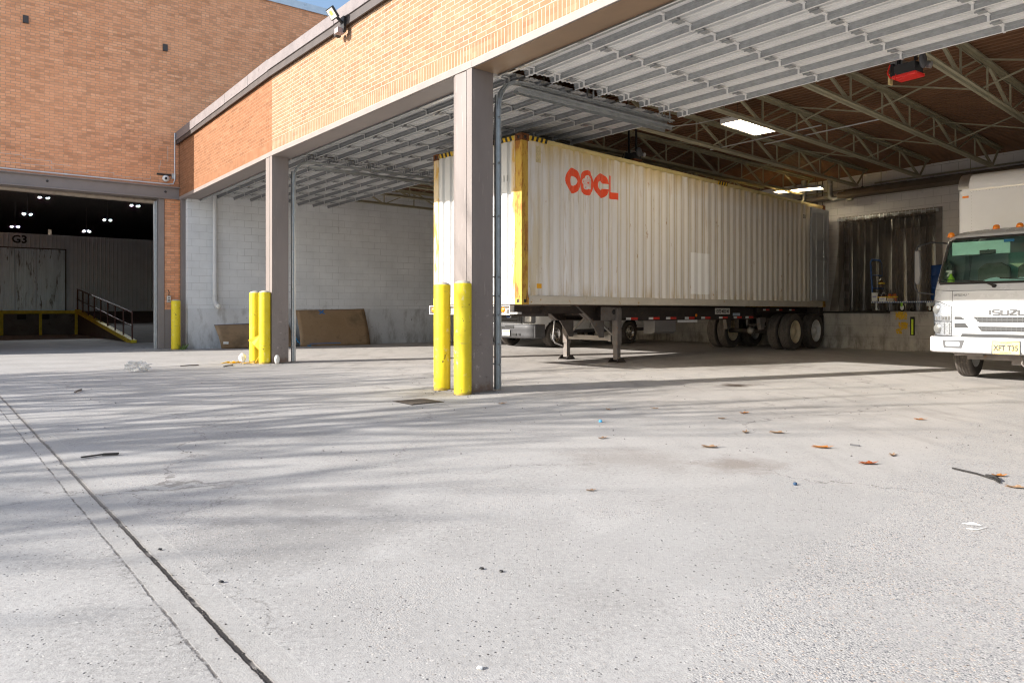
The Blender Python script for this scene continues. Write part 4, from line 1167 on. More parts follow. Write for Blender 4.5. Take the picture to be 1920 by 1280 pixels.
# ---------------------------------------------------------------- box truck
TO = Vector((7.05, 10.155, 0)); ta = Vector((.76, .65, 0)).normalized()
Mt = frame(TO, (ta.y, -ta.x)); 
trk = empty('box_truck', 'white cab-over box truck with amber roof lights parked nose out in the right bay', 'truck', TO, math.atan2(-ta.x, ta.y))
hwT = [(.6, 1.0), (1.0, 1.02), (1.40, 1.0), (2.12, .915), (2.2, .89), (2.27, .82), (2.31, .66)]
yfT = [(.6, .0), (1.0, .0), (1.35, .025), (1.42, .05), (2.12, .27), (2.20, .33), (2.27, .47), (2.31, .72)]
rfT = [(.6, .20), (1.35, .20), (2.12, .22), (2.31, .3)]
def tsurf(x, z):
    hw = lerp_tab(hwT, z); yf = lerp_tab(yfT, z); r = lerp_tab(rfT, z); ax = abs(x); b = .05*(x/hw)**2
    if ax < hw-r: return yf+b
    t = min(1, (ax-(hw-r))/r); return yf+b+r-r*math.sqrt(max(0, 1-t*t))
def tkey(x, y, z, p):
    front = p in 'cf'
    hw = lerp_tab(hwT, z)
    if front:
        def rr(x, z, X, z0, z1, r):
            dx = max(abs(x)-(X-r), 0); dz = max(z0+r-z, z-(z1-r), 0)
            return math.hypot(dx, dz) < r
        X = hw-.035-.02*(z-1.4)
        if rr(x, z, X-.035, 1.475, 2.125, .09): return 'windshield'
        if rr(x, z, X, 1.44, 2.16, .11): return 'rubber_seal'
    else:
        if z < 1.02 and (y-1.12)**2+(z-.40)**2 < .47**2: return None
        if .62 < y < 1.42 and 1.42 < z < 2.06: return 'side_window'
    return 'cab'
res, rows = skin(frange(.64, 2.31, .018), hwT, yfT, 1.72, rfT, .05, 44, 90, tkey)
top = rows[-1]
cab = res['cab']; cab.add([p[:3] for p in top], [tuple(range(len(top)))])
cab.add([(-.99, 1.72, .64), (.99, 1.72, .64), (.99, 1.72, 1.45), (-.99, 1.72, 1.45)], [(0, 1, 2, 3)])
cab.add([(-.99, 1.72, 2.0), (.99, 1.72, 2.0), (.66, 1.72, 2.31), (-.66, 1.72, 2.31)], [(0, 1, 2, 3)])
for s in (-1, 1): cab.add([(s*.99, 1.72, 1.45), (s*.42, 1.72, 1.45), (s*.42, 1.72, 2.0), (s*.93, 1.72, 2.0)], [(0, 1, 2, 3)])
build('cab', cab, M['white'], trk, Mt); build('windshield', res['windshield'], M['glass'], trk, Mt)
build('rubber_seal', res['rubber_seal'], M['rubber'], trk, Mt); build('side_window', res['side_window'], M['glass'], trk, Mt)
m = MB(); m.add([(-.42, 1.72, 1.45), (.42, 1.72, 1.45), (.42, 1.72, 2.0), (-.42, 1.72, 2.0)], [(0, 1, 2, 3)]); build('rear_window', m, M['glass'], trk, Mt)
# panel gaps
def gap(pts, nm='panel_gap', wd=.006):
    m = MB()
    for (x1, z1), (x2, z2) in zip(pts, pts[1:]):
        n = max(2, int(math.hypot(x2-x1, z2-z1)/.03)); vs = []
        dx, dz = x2-x1, z2-z1; l = math.hypot(dx, dz); nx_, nz_ = -dz/l*wd/2, dx/l*wd/2
        for i in range(n+1):
            x = x1+dx*i/n; z = z1+dz*i/n
            vs += [(x+nx_, tsurf(x, z)-.0015, z+nz_), (x-nx_, tsurf(x, z)-.0015, z-nz_)]
        m.add(vs, [(2*i, 2*i+1, 2*i+3, 2*i+2) for i in range(n)])
    return build(nm, m, M['black'], trk, Mt)
gap([(-.98, 1.375), (-.75, 1.352), (.75, 1.352), (.98, 1.375)]); gap([(-.70, 1.352), (-.70, .68)]); gap([(.70, 1.352), (.70, .68)])
for s in (-1, 1): gap([(s*1.012, 1.21), (s*.86, 1.18), (s*.705, 1.11), (s*.70, .68), (s*1.0, .68)], 'lamp_surround', .012); gap([(s*1.015, .893), (s*.70, .893)], 'lamp_surround', .016)
gap([(-.99, .672), (.99, .672)], 'bumper_gap', .012)
# grille: dark slots with their bars behind
m = MB()
for poly in ([(-.42, .965), (.42, .965), (.34, .885), (-.34, .885)], [(-.36, .825), (.36, .825), (.31, .755), (-.31, .755)],
             [(-.56, .715), (.56, .715), (.60, .645), (-.60, .645)], [(-.665, .965), (-.58, .965), (-.52, .925), (-.665, .925)], [(-.665, .87), (-.52, .87), (-.47, .80), (-.665, .80)],
             [(.58, .965), (.665, .965), (.665, .925), (.52, .925)], [(.52, .87), (.665, .87), (.665, .80), (.47, .80)]):
    q = patch(poly, tsurf, .004, .03); m.add(q.v, q.f)
build('grille', m, paint('grille_black', (.02, .021, .023), .5, 0, .2, 30), trk, Mt)
m = MB()
for z0, z1, X in ((.965, .885, .36), (.825, .755, .31)):
    x = -X
    while x <= X:
        m.box(x-.006, x+.006, tsurf(x, z0)-.009, tsurf(x, z0)-.004, z1+.01, z0-.01); x += .062
    m.box(-X, X, -.0085, -.0065, (z0+z1)/2-.006, (z0+z1)/2+.006)
build('grille_bars', m, paint('grille_grey', (.07, .072, .076), .5, .2, .1, 10), trk, Mt)
# bumper
m = MB()
bs = frange(-1.03, 1.03, .04)
def bsurf(x):
    t = max(0, (abs(x)-.80)/.23); return -.075+.03*(x/1.03)**2+(.20*(1-math.sqrt(max(0, 1-t*t))) if t > 0 else 0)
prof = [(.60, .10), (.665, .03), (.668, 0), (.655, -.012), (.50, -.012), (.455, .0), (.43, .03), (.425, .12)]
vs = []
for x in bs:
    for z, o_ in prof: vs.append((x, bsurf(x)+o_, z if abs(x) < .95 else z+.0))
n = len(prof); m.add(vs, [(i*n+j, i*n+j+1, (i+1)*n+j+1, (i+1)*n+j) for i in range(len(bs)-1) for j in range(n-1)], 0, True)
for x in (bs[0], bs[-1]):
    s = 1 if x > 0 else -1
    m.box(x-.01, x+.01, bsurf(x)-.005, .75, .44, .655)
bmp = build('bumper', m, M['white'], trk, Mt)
for s in (-1, 1):
    q = patch([(s*x, z) for x, z in ([(.50, .62), (.80, .62), (.78, .50), (.54, .50)] if s > 0 else [(.50, .62), (.80, .62), (.78, .50), (.54, .50)][::-1])], lambda x, z: bsurf(x)-.012, .003, .03)
    build('fog_light_recess', q, M['bumpgrey'], bmp, Mt)
    q = patch(rrect(*sorted((s*.56, s*.76)), .525, .60, .01), lambda x, z: bsurf(x)-.012, .006, .03)
    build('fog_light_cover', q, paint('grey_plastic_cover', (.26, .28, .30), .4, 0, .05, 10), bmp, Mt)
    q = patch(rrect(*sorted((s*.86, s*.985)), .535, .60, .012), lambda x, z: bsurf(x)-.012, .004, .02)
    build('blank_cover', q, paint('off_white_cover', (.62, .63, .62), .4, 0, .03, 10), bmp, Mt)
# licence plate
Mp = Mt @ Matrix.Translation((.02, bsurf(0)-.018, .44))
m = MB(); m.box(-.165, .165, -.006, .0, .0, .175); pl_ = build('licence_plate', m, M['plate'], trk, Mp, bevel=.003)
m = MB(); m.box(-.175, .175, -.004, .004, -.012, .187); build('plate_frame', m, M['black'], pl_, Mp)
text('lettering', 'XFT T35', .104, Mp @ Matrix.Translation((0, -.0075, .050)), M['ink'], pl_, .0008, .0035, .78)
text('lettering', 'NEW JERSEY', .026, Mp @ Matrix.Translation((0, -.0075, .148)), paint('brown_ink', (.3, .15, .05), .5), pl_, .0008, 0, 1)
text('lettering', 'COMMERCIAL', .022, Mp @ Matrix.Translation((0, -.0075, .012)), M['ink'], pl_, .0008, 0, 1)
# headlights
for s in (-1, 1):
    P1_ = [(s*1.005, 1.20), (s*.86, 1.17), (s*.71, 1.10), (s*.705, .90), (s*1.005, .90)]; P2_ = [(s*1.01, .885), (s*.705, .885), (s*.71, .685), (s*1.0, .685)]
    hb = None
    for k_, pp in enumerate((P1_, P2_)):
        q = patch(pp, tsurf, .004, .025); hb = build('headlight', q, M['reflector'], trk, Mt)
        m = MB()
        if k_ == 0:
            m.lathe([(.075, -.002), (.06, -.010), (.035, -.016), (0, -.018)], (s*.90, tsurf(s*.90, 1.08), 1.075), 'y', 18)
            for i in range(5): m.box(s*.74+s*i*.045-.015, s*.74+s*i*.045+.015, tsurf(s*(.74+i*.045), .94)-.012, tsurf(s*(.74+i*.045), .94)-.004, .915, .965)
        else:
            m.lathe([(.08, -.002), (.06, -.010), (.035, -.016), (0, -.018)], (s*.88, tsurf(s*.88, .79), .785), 'y', 18)
            for i in range(4): m.box(s*.73+s*i*.07-.004, s*.73+s*i*.07+.004, tsurf(s*(.73+i*.07), .8)-.01, tsurf(s*(.73+i*.07), .8)-.003, .70, .87)
        build('bulb', m, M['lampdisc'], hb, Mt)
        q = patch(pp, tsurf, .018, .025); build('lens', q, M['lens'], hb, Mt)
# badge letters drawn as strokes
def strokes(letters, x0, z0, w_, h_, gap_, th):
    m = MB()
    G = {'I': [[(.5, 0), (.5, 1)]], 'S': [[(1, 1), (0, 1), (0, .55), (1, .45), (1, 0), (0, 0)]], 'U': [[(0, 1), (0, 0), (1, 0), (1, 1)]], 'Z': [[(0, 1), (1, 1), (0, 0), (1, 0)]]}
    x = x0
    for ch in letters:
        ww = w_*(.35 if ch == 'I' else 1)
        for st in G[ch]:
            for (a, b), (c, d_) in zip(st, st[1:]):
                p = (x+a*ww, 0, z0+b*h_); q = (x+c*ww, 0, z0+d_*h_)
                yy = tsurf(p[0], p[2])-.006
                m.beam((p[0], yy, p[2]), (q[0], tsurf(q[0], q[2])-.006, q[2]), th*(1.0 if abs(b-d_) < .3 else 1.6), .008, 0, (0, 1, 0))
        x += ww+gap_
    return m
build('maker_lettering', strokes('ISUZU', -.215, .995, .082, .068, .022, .017), paint('grey_badge_letters', (.05, .05, .053), .5, 0), trk, Mt)
text('lettering', 'LITTLE MULE', .046, Mt @ Matrix.Translation((-.575, tsurf(-.575, 1.28)-.003, 1.272)), M['bumpgrey'], trk, .0008, 0, .78)
# wipers
for x0 in (-.16, .62):
    m = MB(); z0 = 1.425; 
    pts = [(x0, tsurf(x0, z0)-.03, z0), (x0-.12, tsurf(x0-.12, z0+.05)-.035, z0+.045), (x0-.38, tsurf(x0-.38, 1.49)-.025, 1.50)]
    m.tube(pts, [.018, .010, .006], 8); m.tube([(x0-.12, tsurf(x0-.12, 1.49)-.018, 1.485), (x0-.72, tsurf(x0-.72, 1.53)-.012, 1.525)], .007, 6)
    m.lathe([(0, -.05), (.025, -.045), (.03, 0)], (x0, tsurf(x0, z0), z0-.01), 'y', 12)
    build('wiper', m, M['rubber'], trk, Mt)
# roof lights
for x in (-.86, -.30, 0, .30, .86):
    zz_ = 2.30 if abs(x) < .5 else 2.215; yy = .66 if abs(x) < .5 else .50
    m = MB(); m.lathe([(.045, 0), (.048, .02), (.042, .05), (.025, .066), (0, .07)], (x, yy, zz_-.008), 'z', 16); m.lathe([(.055, -.01), (.055, .006), (.04, .008)], (x, yy, zz_-.006), 'z', 16)
    build('roof_light', m, M['amber'], trk, Mt)
# mirrors on their loops
for s in (-1, 1):
    m = MB(); X = 1.0
    m.tube([(s*.88, .42, 2.10), (s*1.05, .22, 2.12), (s*1.20, .12, 2.06), (s*1.24, .10, 1.98), (s*1.245, .10, 1.42), (s*1.20, .11, 1.34), (s*1.0, .16, 1.31)], .013, 8)
    a_ = build('mirror_arm', m, M['black'], trk, Mt)
    m = MB(); m.prism([(s*1.235, 1.99), (s*1.17, 1.985), (s*1.155, 1.62), (s*1.18, 1.47), (s*1.21, 1.46), (s*1.235, 1.5)] if s > 0 else [(s*1.235, 1.5), (s*1.21, 1.46), (s*1.18, 1.47), (s*1.155, 1.62), (s*1.17, 1.985), (s*1.235, 1.99)], .07, .13, 'y')
    build('mirror', m, paint('grey_mirror_shell', (.13, .125, .12), .5, 0, .1, 9), trk, Mt, bevel=.01)
# cab interior
m = MB(); m.box(-.93, .93, .36, .80, .95, 1.40); m.box(-.93, .93, .16, .45, 1.0, 1.43); m.tube([(.28, .78, 1.38), (.50, .80, 1.46), (.72, .78, 1.38), (.66, .80, 1.22), (.34, .80, 1.22), (.28, .78, 1.38)], .016, 8)
build('dashboard', m, M['dash'], trk, Mt, bevel=.02)
for x in (-.55, .0, .52):
    m = MB(); m.box(x-.24, x+.24, .95, 1.45, 1.02, 1.18); m.prism([(x-.24, 1.1), (x+.24, 1.1), (x+.22, 1.75), (x+.10, 1.83), (x-.10, 1.83), (x-.22, 1.75)], 1.42, 1.54, 'y')
    build('seat', m, paint('grey_brown_seat', (.24, .23, .21), .85, 0, .15, 12), trk, Mt, bevel=.03)
m = MB(); m.box(-.80, -.04, .34, .352, 1.90, 2.10); build('sun_visor', m, paint('pale_green_visor', (.70, .86, .80), .7, 0, .05, 10), trk, Mt, bevel=.03)
m = MB(); m.box(-.42, -.22, .30, .34, 1.90, 1.96); m.tube([(-.32, .34, 1.95), (-.32, .38, 2.07)], .01, 6); build('inner_mirror', m, M['black'], trk, Mt, bevel=.012)
m = MB(); m.box(-.11, .02, .300, .304, 2.06, 2.10); build('blue_sticker', m, M['tapeblue'], trk, Mt)
m = MB(); m.box(-.95, .95, .25, 1.70, .70, .95); build('cab_floor', m, M['dash'], trk, Mt)
# spray bottle and paper on the dashboard
sb = empty('spray_bottle', 'white and lime trigger spray bottle standing behind the truck windshield', 'bottle', Mt @ Vector((-.80, .30, 1.432)), 0)
Ms = Mt @ Matrix.Translation((-.80, .30, 1.432))
m = MB(); m.lathe([(0, 0), (.05, 0), (.052, .02), (.05, .11), (.02, .16), (.018, .19), (0, .19)], (0, 0, 0), 'z', 16); build('bottle_body', m, paint('lime_label', (.45, .62, .05), .4, 0, .05, 10), sb, Ms)
m = MB(); m.box(-.022, .022, -.03, .03, .19, .24); m.box(-.07, -.02, -.015, .015, .215, .245); m.beam((-.02, 0, .2), (-.05, 0, .15), .015, .02); build('trigger', m, paint('white_pink_trigger', (.7, .5, .5), .4), sb, Ms)
for i, (x, wd, lab) in enumerate(((-.22, .26, 'crumpled pale blue cloth left of another on the truck dashboard'), (.12, .30, 'folded pale blue cloth at the middle of the truck dashboard'))):
    rr_ = random.Random(40+i); vs = []
    for j in range(9):
        for k in range(7):
            vs.append((x+(j/8-.5)*wd*1.25, .27+k/6*.10, 1.436+.10*(1-abs(j/8-.5)*.6)*(k/6)+rr_.uniform(0, .022)))
    m = MB(); m.add(vs, [(j*7+k, (j+1)*7+k, (j+1)*7+k+1, j*7+k+1) for j in range(8) for k in range(6)])
    m.box(x-wd/2, x+wd/2, .30, .38, 1.434, 1.50)
    build('cloth', m, paint('pale_blue_cloth', (.62, .74, .76), .9, 0, .08, 12), None, Mt, lab, 'cloth')
# cargo box
m = MB(); y0, y1, H0, H1, W_ = 1.80, 7.05, .92, 3.40, 1.17
r = .28
prof = [(y0, H0)]+[(y0+r-r*math.cos(R(a)), H1-r+r*math.sin(R(a))) for a in range(0, 91, 10)]+[(y1, H1), (y1, H0)]
m.prism(prof, -W_+.05, W_-.05, 'x')
m.box(-W_, W_, y0+.33, y1, H0, H1-.05)
for s in (-1, 1):
    vs = []; n = 0; fs = []
    for a in range(0, 91, 10):
        x = s*(W_-.06+.06*math.sin(R(a))); yy = y0+.06-.06*math.cos(R(a))
        vs += [(x, yy+.27 if a > 80 else yy, H0), (x, yy, H1-.30)]
    m.add(vs, [(2*i, 2*i+2, 2*i+3, 2*i+1) for i in range(9)])
bx = build('cargo_box', m, M['whitebox'], trk, Mt, bevel=.012)
cp_ = [(y0-.004+r-r*math.cos(R(a)), H1-r+(r+.004)*math.sin(R(a))) for a in range(0, 91, 10)]+[(y0+r+.15, H1+.004), (y0+r+.15, H1-.28), (y0-.004, H1-.28)]
for W0, W1 in ((-W_-.004, -W_+.16), (W_-.16, W_+.004)):
    m = MB(); m.prism(cp_, W0, W1, 'x'); build('corner_cap', m, M['alu'], bx, Mt, bevel=.01)
m = MB()
m.box(-W_+.17, W_-.17, y0-.006, y0+.01, H1-.315, H1-.295)
for i in range(46): 
    x = -W_+.18+i*.047
    m.lathe([(.007, 0), (0, -.005)], (x, y0-.006, H1-.33), 'y', 6)
for i in range(40):
    z = H0+.1+i*.052
    for s in (-1, 1): m.lathe([(.007, 0), (0, -.005)], (s*(W_-.20), y0, z), 'y', 6)
m.box(-W_-.004, -W_+.002, y0+.02, y1, H0, H0+.12); m.box(W_-.002, W_+.004, y0+.02, y1, H0, H0+.12)
build('rivets', m, M['alu'], bx, Mt)
for s in (-1, 1):
    m = MB(); m.box(s*W_-.004 if s > 0 else -W_-.012, s*W_+.012 if s > 0 else -W_+.004, y0+.12, y0+.22, H1-.42, H1-.38); m.box(s*(W_-.11)-.045, s*(W_-.11)+.045, y0-.012, y0+.05, H1-.43, H1-.395)
    build('clearance_light', m, M['amber'], bx, Mt)
# frame, wheels and what shows under the bumper
m = MB(); m.box(-.43, -.36, .2, 7.0, .50, .72); m.box(.36, .43, .2, 7.0, .50, .72); m.box(-.9, .9, 1.8, 6.9, .74, .90)
for y in (2.4, 3.6, 4.8, 6.0): m.box(-1.1, 1.1, y, y+.08, .84, .92)
build('truck_frame', m, M['chas'], trk, Mt)
m = MB(); m.tube([(-.75, 1.12, .38), (.75, 1.12, .38)], .05, 10); m.box(-.55, .55, .20, .45, .33, .42); m.box(.0, .75, .25, .32, .27, .40); m.tube([(-.5, .3, .40), (-.5, 1.0, .36)], .03, 8)
m.tube([(.18, .12, .40), (.16, .10, .30), (.20, .10, .25), (.24, .10, .28)], .012, 6)
m.box(-.68, -.30, .05, .15, .39, .43)
build('front_axle', m, M['chasrust'], trk, Mt)
for s in (-1, 1):
    o_ = s
    wheel(trk, Mt @ Matrix.Translation((s*.80, 1.12, .39)) @ Matrix.Rotation(R(90), 4, 'Z') , .39, .225, M['rimwhite'], .06, -o_, 5, True, n=32)
    for q in (.68, .95): wheel(trk, Mt @ Matrix.Translation((s*q, 4.9, .39)) @ Matrix.Rotation(R(90), 4, 'Z'), .39, .21, M['rimwhite'], .06, -o_, 5, True, n=28)
m = MB(); m.box(-.98, -.5, 2.4, 3.5, .45, .80); build('fuel_tank', m, M['bumpgrey'], trk, Mt, bevel=.04)

# ---------------------------------------------------------------- white van
va = Vector((.72, .69, 0)).normalized(); VO = Vector((-.06, 20.65, 0))
Mv = frame(VO, (va.y, -va.x))
van = empty('white_van', 'white full-size van with grey bumper parked behind the trailer', 'van', VO, math.atan2(-va.x, va.y))
hwV = [(.42, .93), (.7, .985), (1.0, 1.0), (1.25, .97), (1.9, .84), (2.02, .78), (2.09, .66)]
yfV = [(.42, .06), (.65, .0), (1.02, .02), (1.10, .06), (1.16, .18), (1.24, .62), (1.28, .86), (1.88, 1.50), (1.98, 1.70), (2.06, 2.0), (2.09, 2.3)]
rfV = [(.42, .2), (1.02, .22), (1.2, .3), (2.09, .25)]
def vsurf(x, z):
    hw = lerp_tab(hwV, z); yf = lerp_tab(yfV, z); r = lerp_tab(rfV, z); ax = abs(x); b = .06*(x/hw)**2
    if ax < hw-r: return yf+b
    t = min(1, (ax-(hw-r))/r); return yf+b+r-r*math.sqrt(max(0, 1-t*t))
WBV = (.88, 4.43)
def vkey(x, y, z, p):
    if p in 'cf':
        if 1.32 < z < 1.86 and abs(x) < lerp_tab(hwV, z)-.12: return 'windshield'
    else:
        for wy in WBV:
            if (y-wy)**2+(z-.36)**2 < .44**2: return None
        if 1.32 < z < 1.84:
            if 1.5 < y < 2.35 or 2.6 < y < 3.6 or 3.8 < y < 5.2: return 'side_window'
        for yy in (1.42, 2.45, 3.7):
            if abs(y-yy) < .012 and .55 < z: return 'door_gap'
    if z < .50 and p != 'f': return 'sill'
    return 'body'
res, rows = skin(frange(.42, 2.09, .03), hwV, yfV, 5.5, rfV, .06, 150, 40, vkey)
b = res['body']; b.add([p[:3] for p in rows[-1]], [tuple(range(len(rows[-1])))])
b.add([(-.97, 5.55, .42), (.97, 5.55, .42), (.97, 5.55, 1.25), (.78, 5.55, 2.02), (.6, 5.55, 2.09), (-.6, 5.55, 2.09), (-.78, 5.55, 2.02), (-.97, 5.55, 1.25)], [tuple(range(8))])
build('body', b, paint('white_van_paint', (.70, .70, .69), .35, 0, .04, 2), van, Mv)
for k_, mt_ in (('windshield', M['glassdk']), ('side_window', M['glassdk']), ('door_gap', M['black']), ('sill', M['bumpgrey'])):
    if k_ in res: build(k_, res[k_], mt_, van, Mv)
m = MB(); m.box(-.86, .86, 1.0, 5.4, .40, .75); m.box(-.9, .9, .35, .5, .3, 1.1); build('underbody', m, M['black'], van, Mv)
m = MB(); q = patch(rrect(-.50, .50, .70, 1.10, .03), vsurf, .035, .04); m.add(q.v, q.f)
m.box(-.50, .50, vsurf(0, .9)-.035, .08, .70, .72); m.box(-.5, -.47, -.035, .08, .7, 1.09); m.box(.47, .5, -.035, .08, .7, 1.09); m.box(-.5, .5, -.035, .1, 1.08, 1.1)
gr_ = build('grille', m, M['bumpgrey'], van, Mv)
m = MB()
for z in (.745, .845, .945):
    for x0, x1 in ((-.34, -.12), (-.10, .10), (.12, .34)): m.box(x0, x1, -.044, -.037, z, z+.065)
m.box(-.455, -.40, -.044, -.03, .76, 1.03); m.box(.40, .455, -.044, -.03, .76, 1.03)
build('grille_slot', m, M['black'], gr_, Mv)
m = MB(); m.lathe([(0, -.02), (.05, -.018), (.055, 0)], (0, -.045, .89), 'y', 24)
for i, v in enumerate(m.v): m.v[i] = (v[0]*2.0, v[1], .89+(v[2]-.89)*.9)
build('badge', m, M['chrome'], gr_, Mv)
m = MB()
for i, v in enumerate(MB().lathe([(0, -.003), (.042, -.002), (.045, 0)], (0, -.066, .89), 'y', 24).v): m.v.append((v[0]*2, v[1], .89+(v[2]-.89)*.85))
m.f = MB().lathe([(0, -.003), (.042, -.002), (.045, 0)], (0, 0, 0), 'y', 24).f; m.m = [0]*len(m.f); m.sm = [False]*len(m.f)
build('badge_field', m, paint('blue_badge', (.02, .05, .16), .3), gr_, Mv)
for s in (-1, 1):
    q = patch(rrect(*sorted((s*.52, s*.93)), .70, 1.06, .03), vsurf, .012, .03); hb = build('headlight', q, M['bumpgrey'], van, Mv)
    q = patch(rrect(*sorted((s*.60, s*.83)), .74, .90, .03), vsurf, .02, .03); build('lens', q, M['reflector'], hb, Mv)
    for a, b_ in ((.60, .80), (.82, .90)):
        q = patch(rrect(*sorted((s*a, s*b_)), .94, 1.03, .012), vsurf, .02, .03); build('turn_signal', q, M['amber'], hb, Mv)
m = MB(); bs = frange(-1.0, 1.0, .05)
def vb(x): t = max(0, (abs(x)-.7)/.3); return -.13+.05*x*x+(.24*(1-math.sqrt(max(0, 1-t*t))) if t > 0 else 0)
prof = [(.68, .16), (.675, .02), (.62, 0), (.52, -.005), (.50, .012), (.38, .012), (.30, .03), (.27, .12)]
vs = [(x, vb(x)+o_, z) for x in bs for z, o_ in prof]; n = len(prof)
m.add(vs, [(i*n+j, i*n+j+1, (i+1)*n+j+1, (i+1)*n+j) for i in range(len(bs)-1) for j in range(n-1)], 0, True)
for x in (-1, 1): m.box(x*.99-.01, x*.99+.01, .02, .42, .30, .67)
vbm = build('bumper', m, M['bumpgrey'], van, Mv)
m = MB()
for x0, x1, z0, z1 in ((-.44, -.08, .55, .61), (-.05, .30, .56, .63), (-.30, -.12, .38, .44), (.18, .40, .36, .42), (.46, .54, .36, .42), (-.5, -.4, .37, .43)): m.box(x0, x1, vb((x0+x1)/2)-.012, vb((x0+x1)/2)-.006, z0, z1)
build('bumper_slot', m, M['black'], vbm, Mv)
m = MB(); m.box(-.16, .15, vb(0)-.03, vb(0)-.015, .34, .51, 0); m.box(-.15, .14, vb(0)-.033, vb(0)-.03, .45, .50, 1); build('licence_plate', m, [M['wplate'], M['plate']], vbm, Mv)
for y in WBV:
    for s in (-1, 1):
        wheel(van, Mv @ Matrix.Translation((s*.88, y, .36)) @ Matrix.Rotation(R(90), 4, 'Z'), .36, .23, M['chrome'], .05, -s, 8, True, n=32)
for s in (-1, 1):
    m = MB(); m.box(*sorted((s*.98, s*1.22)), 1.30, 1.40, 1.30, 1.62); m.beam((s*.90, 1.4, 1.35), (s*1.05, 1.35, 1.4), .04, .04); build('mirror', m, M['bumpgrey'], van, Mv, bevel=.03)
# ---------------------------------------------------------------- bollards
def yellow_mat():
    m = NT('chipped_yellow_paint'); c = m.co('Object'); s = m.sep(c)
    n = m.noise(c, 5, 5, .6); n2 = m.noise(m.map(c, (1, 1, .6)), 13, 7, .7); n3 = m.noise(c, 22, 3, .5)
    col = m.mix(m.ramp(n, .3, .7), (.72, .56, .015), (.78, .63, .03))
    col = m.mix(m.ramp(n2, .60, .66, 0, .55), col, (.80, .72, .40))
    chip = m.math('MULTIPLY', m.ramp(n3, .66, .68), m.ramp(m.noise(c, 2.2, 2), .45, .55))
    col = m.mix(m.math('MULTIPLY', chip, .9), col, (.10, .06, .03))
    sc1 = m.noise(m.map(c, (1, 1, 6)), 4, 4, .6, .6); sc2 = m.noise(m.map(c, (3, 3, .35)), 7, 5, .7)
    col = m.mix(m.math('MULTIPLY', m.ramp(sc1, .64, .68), m.ramp(s[2], 1.2, .3, .15, .6)), col, (.30, .24, .10))
    col = m.mix(m.ramp(sc2, .58, .74, 0, .45), col, (.50, .40, .10))
    low = m.math('ADD', m.ramp(s[2], .10, .0), m.math('MULTIPLY', m.math('SUBTRACT', n2, .5), 1.2))
    col = m.mix(m.ramp(low, .55, .75, 0, .8), col, (.28, .18, .05))
    m.bump(m.math('SUBTRACT', m.noise(c, 9, 4), m.math('MULTIPLY', chip, .6)), .3, .006)
    return m.out(col, .5, 0, .35)
M['yellow'] = yellow_mat()
def bollard(loc, h, r, label, rot):
    t = empty('bollard', label, 'bollard', loc, rot, 'yellow steel bollards guarding the piers')
    m = MB(); m.lathe([(r, 0), (r, h-.02), (r*.985, h-.004), (r*.93, h)], n=36); build('pipe', m, M['yellow'], t)
    m = MB(); m.lathe([(r*.93, h-.004), (r*.80, h+.018), (r*.45, h+.034), (0, h+.04)], n=28); build('concrete_cap', m, M['concretecap'], t)
    return t
bollard((-.622, 8.99, 0), 1.40, .112, 'front one of the two yellow bollards at the nearest brown pier', .6)
bollard((-.932, 9.50, 0), 1.40, .112, 'rear left one of the two yellow bollards at the nearest brown pier', 2.1)
bollard((-4.94, 14.22, 0), 1.42, .112, 'right one of the two yellow bollards at the middle brown pier', 4.0)
bollard((-5.24, 14.52, 0), 1.42, .112, 'left one of the two yellow bollards at the middle brown pier', 5.0)
bollard((-9.17, 19.42, 0), 1.33, .118, 'lone yellow bollard at the brick corner by the dark warehouse doorway', 1.0)
# broken plastic sleeve and rubbish at the middle pier
orange = paint('torn_yellow_orange_plastic', (.78, .46, .03), .5, 0, .1, 12)
m = MB(); m.add([(-.28, 0, .46), (.02, -.03, .60), (.03, -.03, .22), (-.06, -.03, .28), (-.14, -.02, .36), (-.20, 0, .42)], [(0, 1, 2, 3, 4, 5)])
m.beam((.02, -.035, .24), (-.12, -.03, .01), .02, .012)
o = build('torn_sleeve', m, orange, None, Matrix.Translation((-5.03, 14.30, 0)), 'torn yellow plastic sleeve hanging between the two bollards at the middle pier', 'plastic scrap')
sm = o.modifiers.new('solid', 'SOLIDIFY'); sm.thickness = .006
rr_ = random.Random(5)
m = MB()
for i in range(7):
    x = -.7+i*.11; m.add([(x, rr_.uniform(-.05, .05), .004), (x+.16, rr_.uniform(-.05, .05), .02+rr_.uniform(0, .04)), (x+.20, .07, .03), (x+.02, .08, .01)], [(0, 1, 2, 3)])
o = build('plastic_shards', m, orange, None, Matrix.Translation((-5.12, 14.18, 0)), 'orange yellow plastic shards scattered on the ground left of the middle pier', 'plastic scrap')
sm = o.modifiers.new('solid', 'SOLIDIFY'); sm.thickness = .005
def crumple(name, loc, r, mat, label, cat, sc_=(1, 1, .8), seed=1, sub=3, amp=.45, rz=0):
    bm = bmesh.new(); bmesh.ops.create_icosphere(bm, subdivisions=sub, radius=r); rd = random.Random(seed)
    for v in bm.verts:
        v.co *= 1+rd.uniform(-amp, amp*.5); v.co.x *= sc_[0]; v.co.y *= sc_[1]; v.co.z *= sc_[2]
    zm = min(v.co.z for v in bm.verts)
    m = MB(); m.add([(v.co.x, v.co.y, v.co.z-zm+.001) for v in bm.verts], [tuple(v.index for v in f.verts) for f in bm.faces]); bm.free()
    return build(name, m, mat, None, Matrix.Translation(Vector(loc)) @ rotz(rz), label, cat)
wplas = paint('white_plastic', (.75, .75, .73), .4, 0, .05, 9)
crumple('plastic_cup', (-5.47, 14.45, 0), .075, wplas, 'crumpled white cup left of the two bollards at the middle pier', 'cup', (1, 1, 1.4), 3, 2, .15)
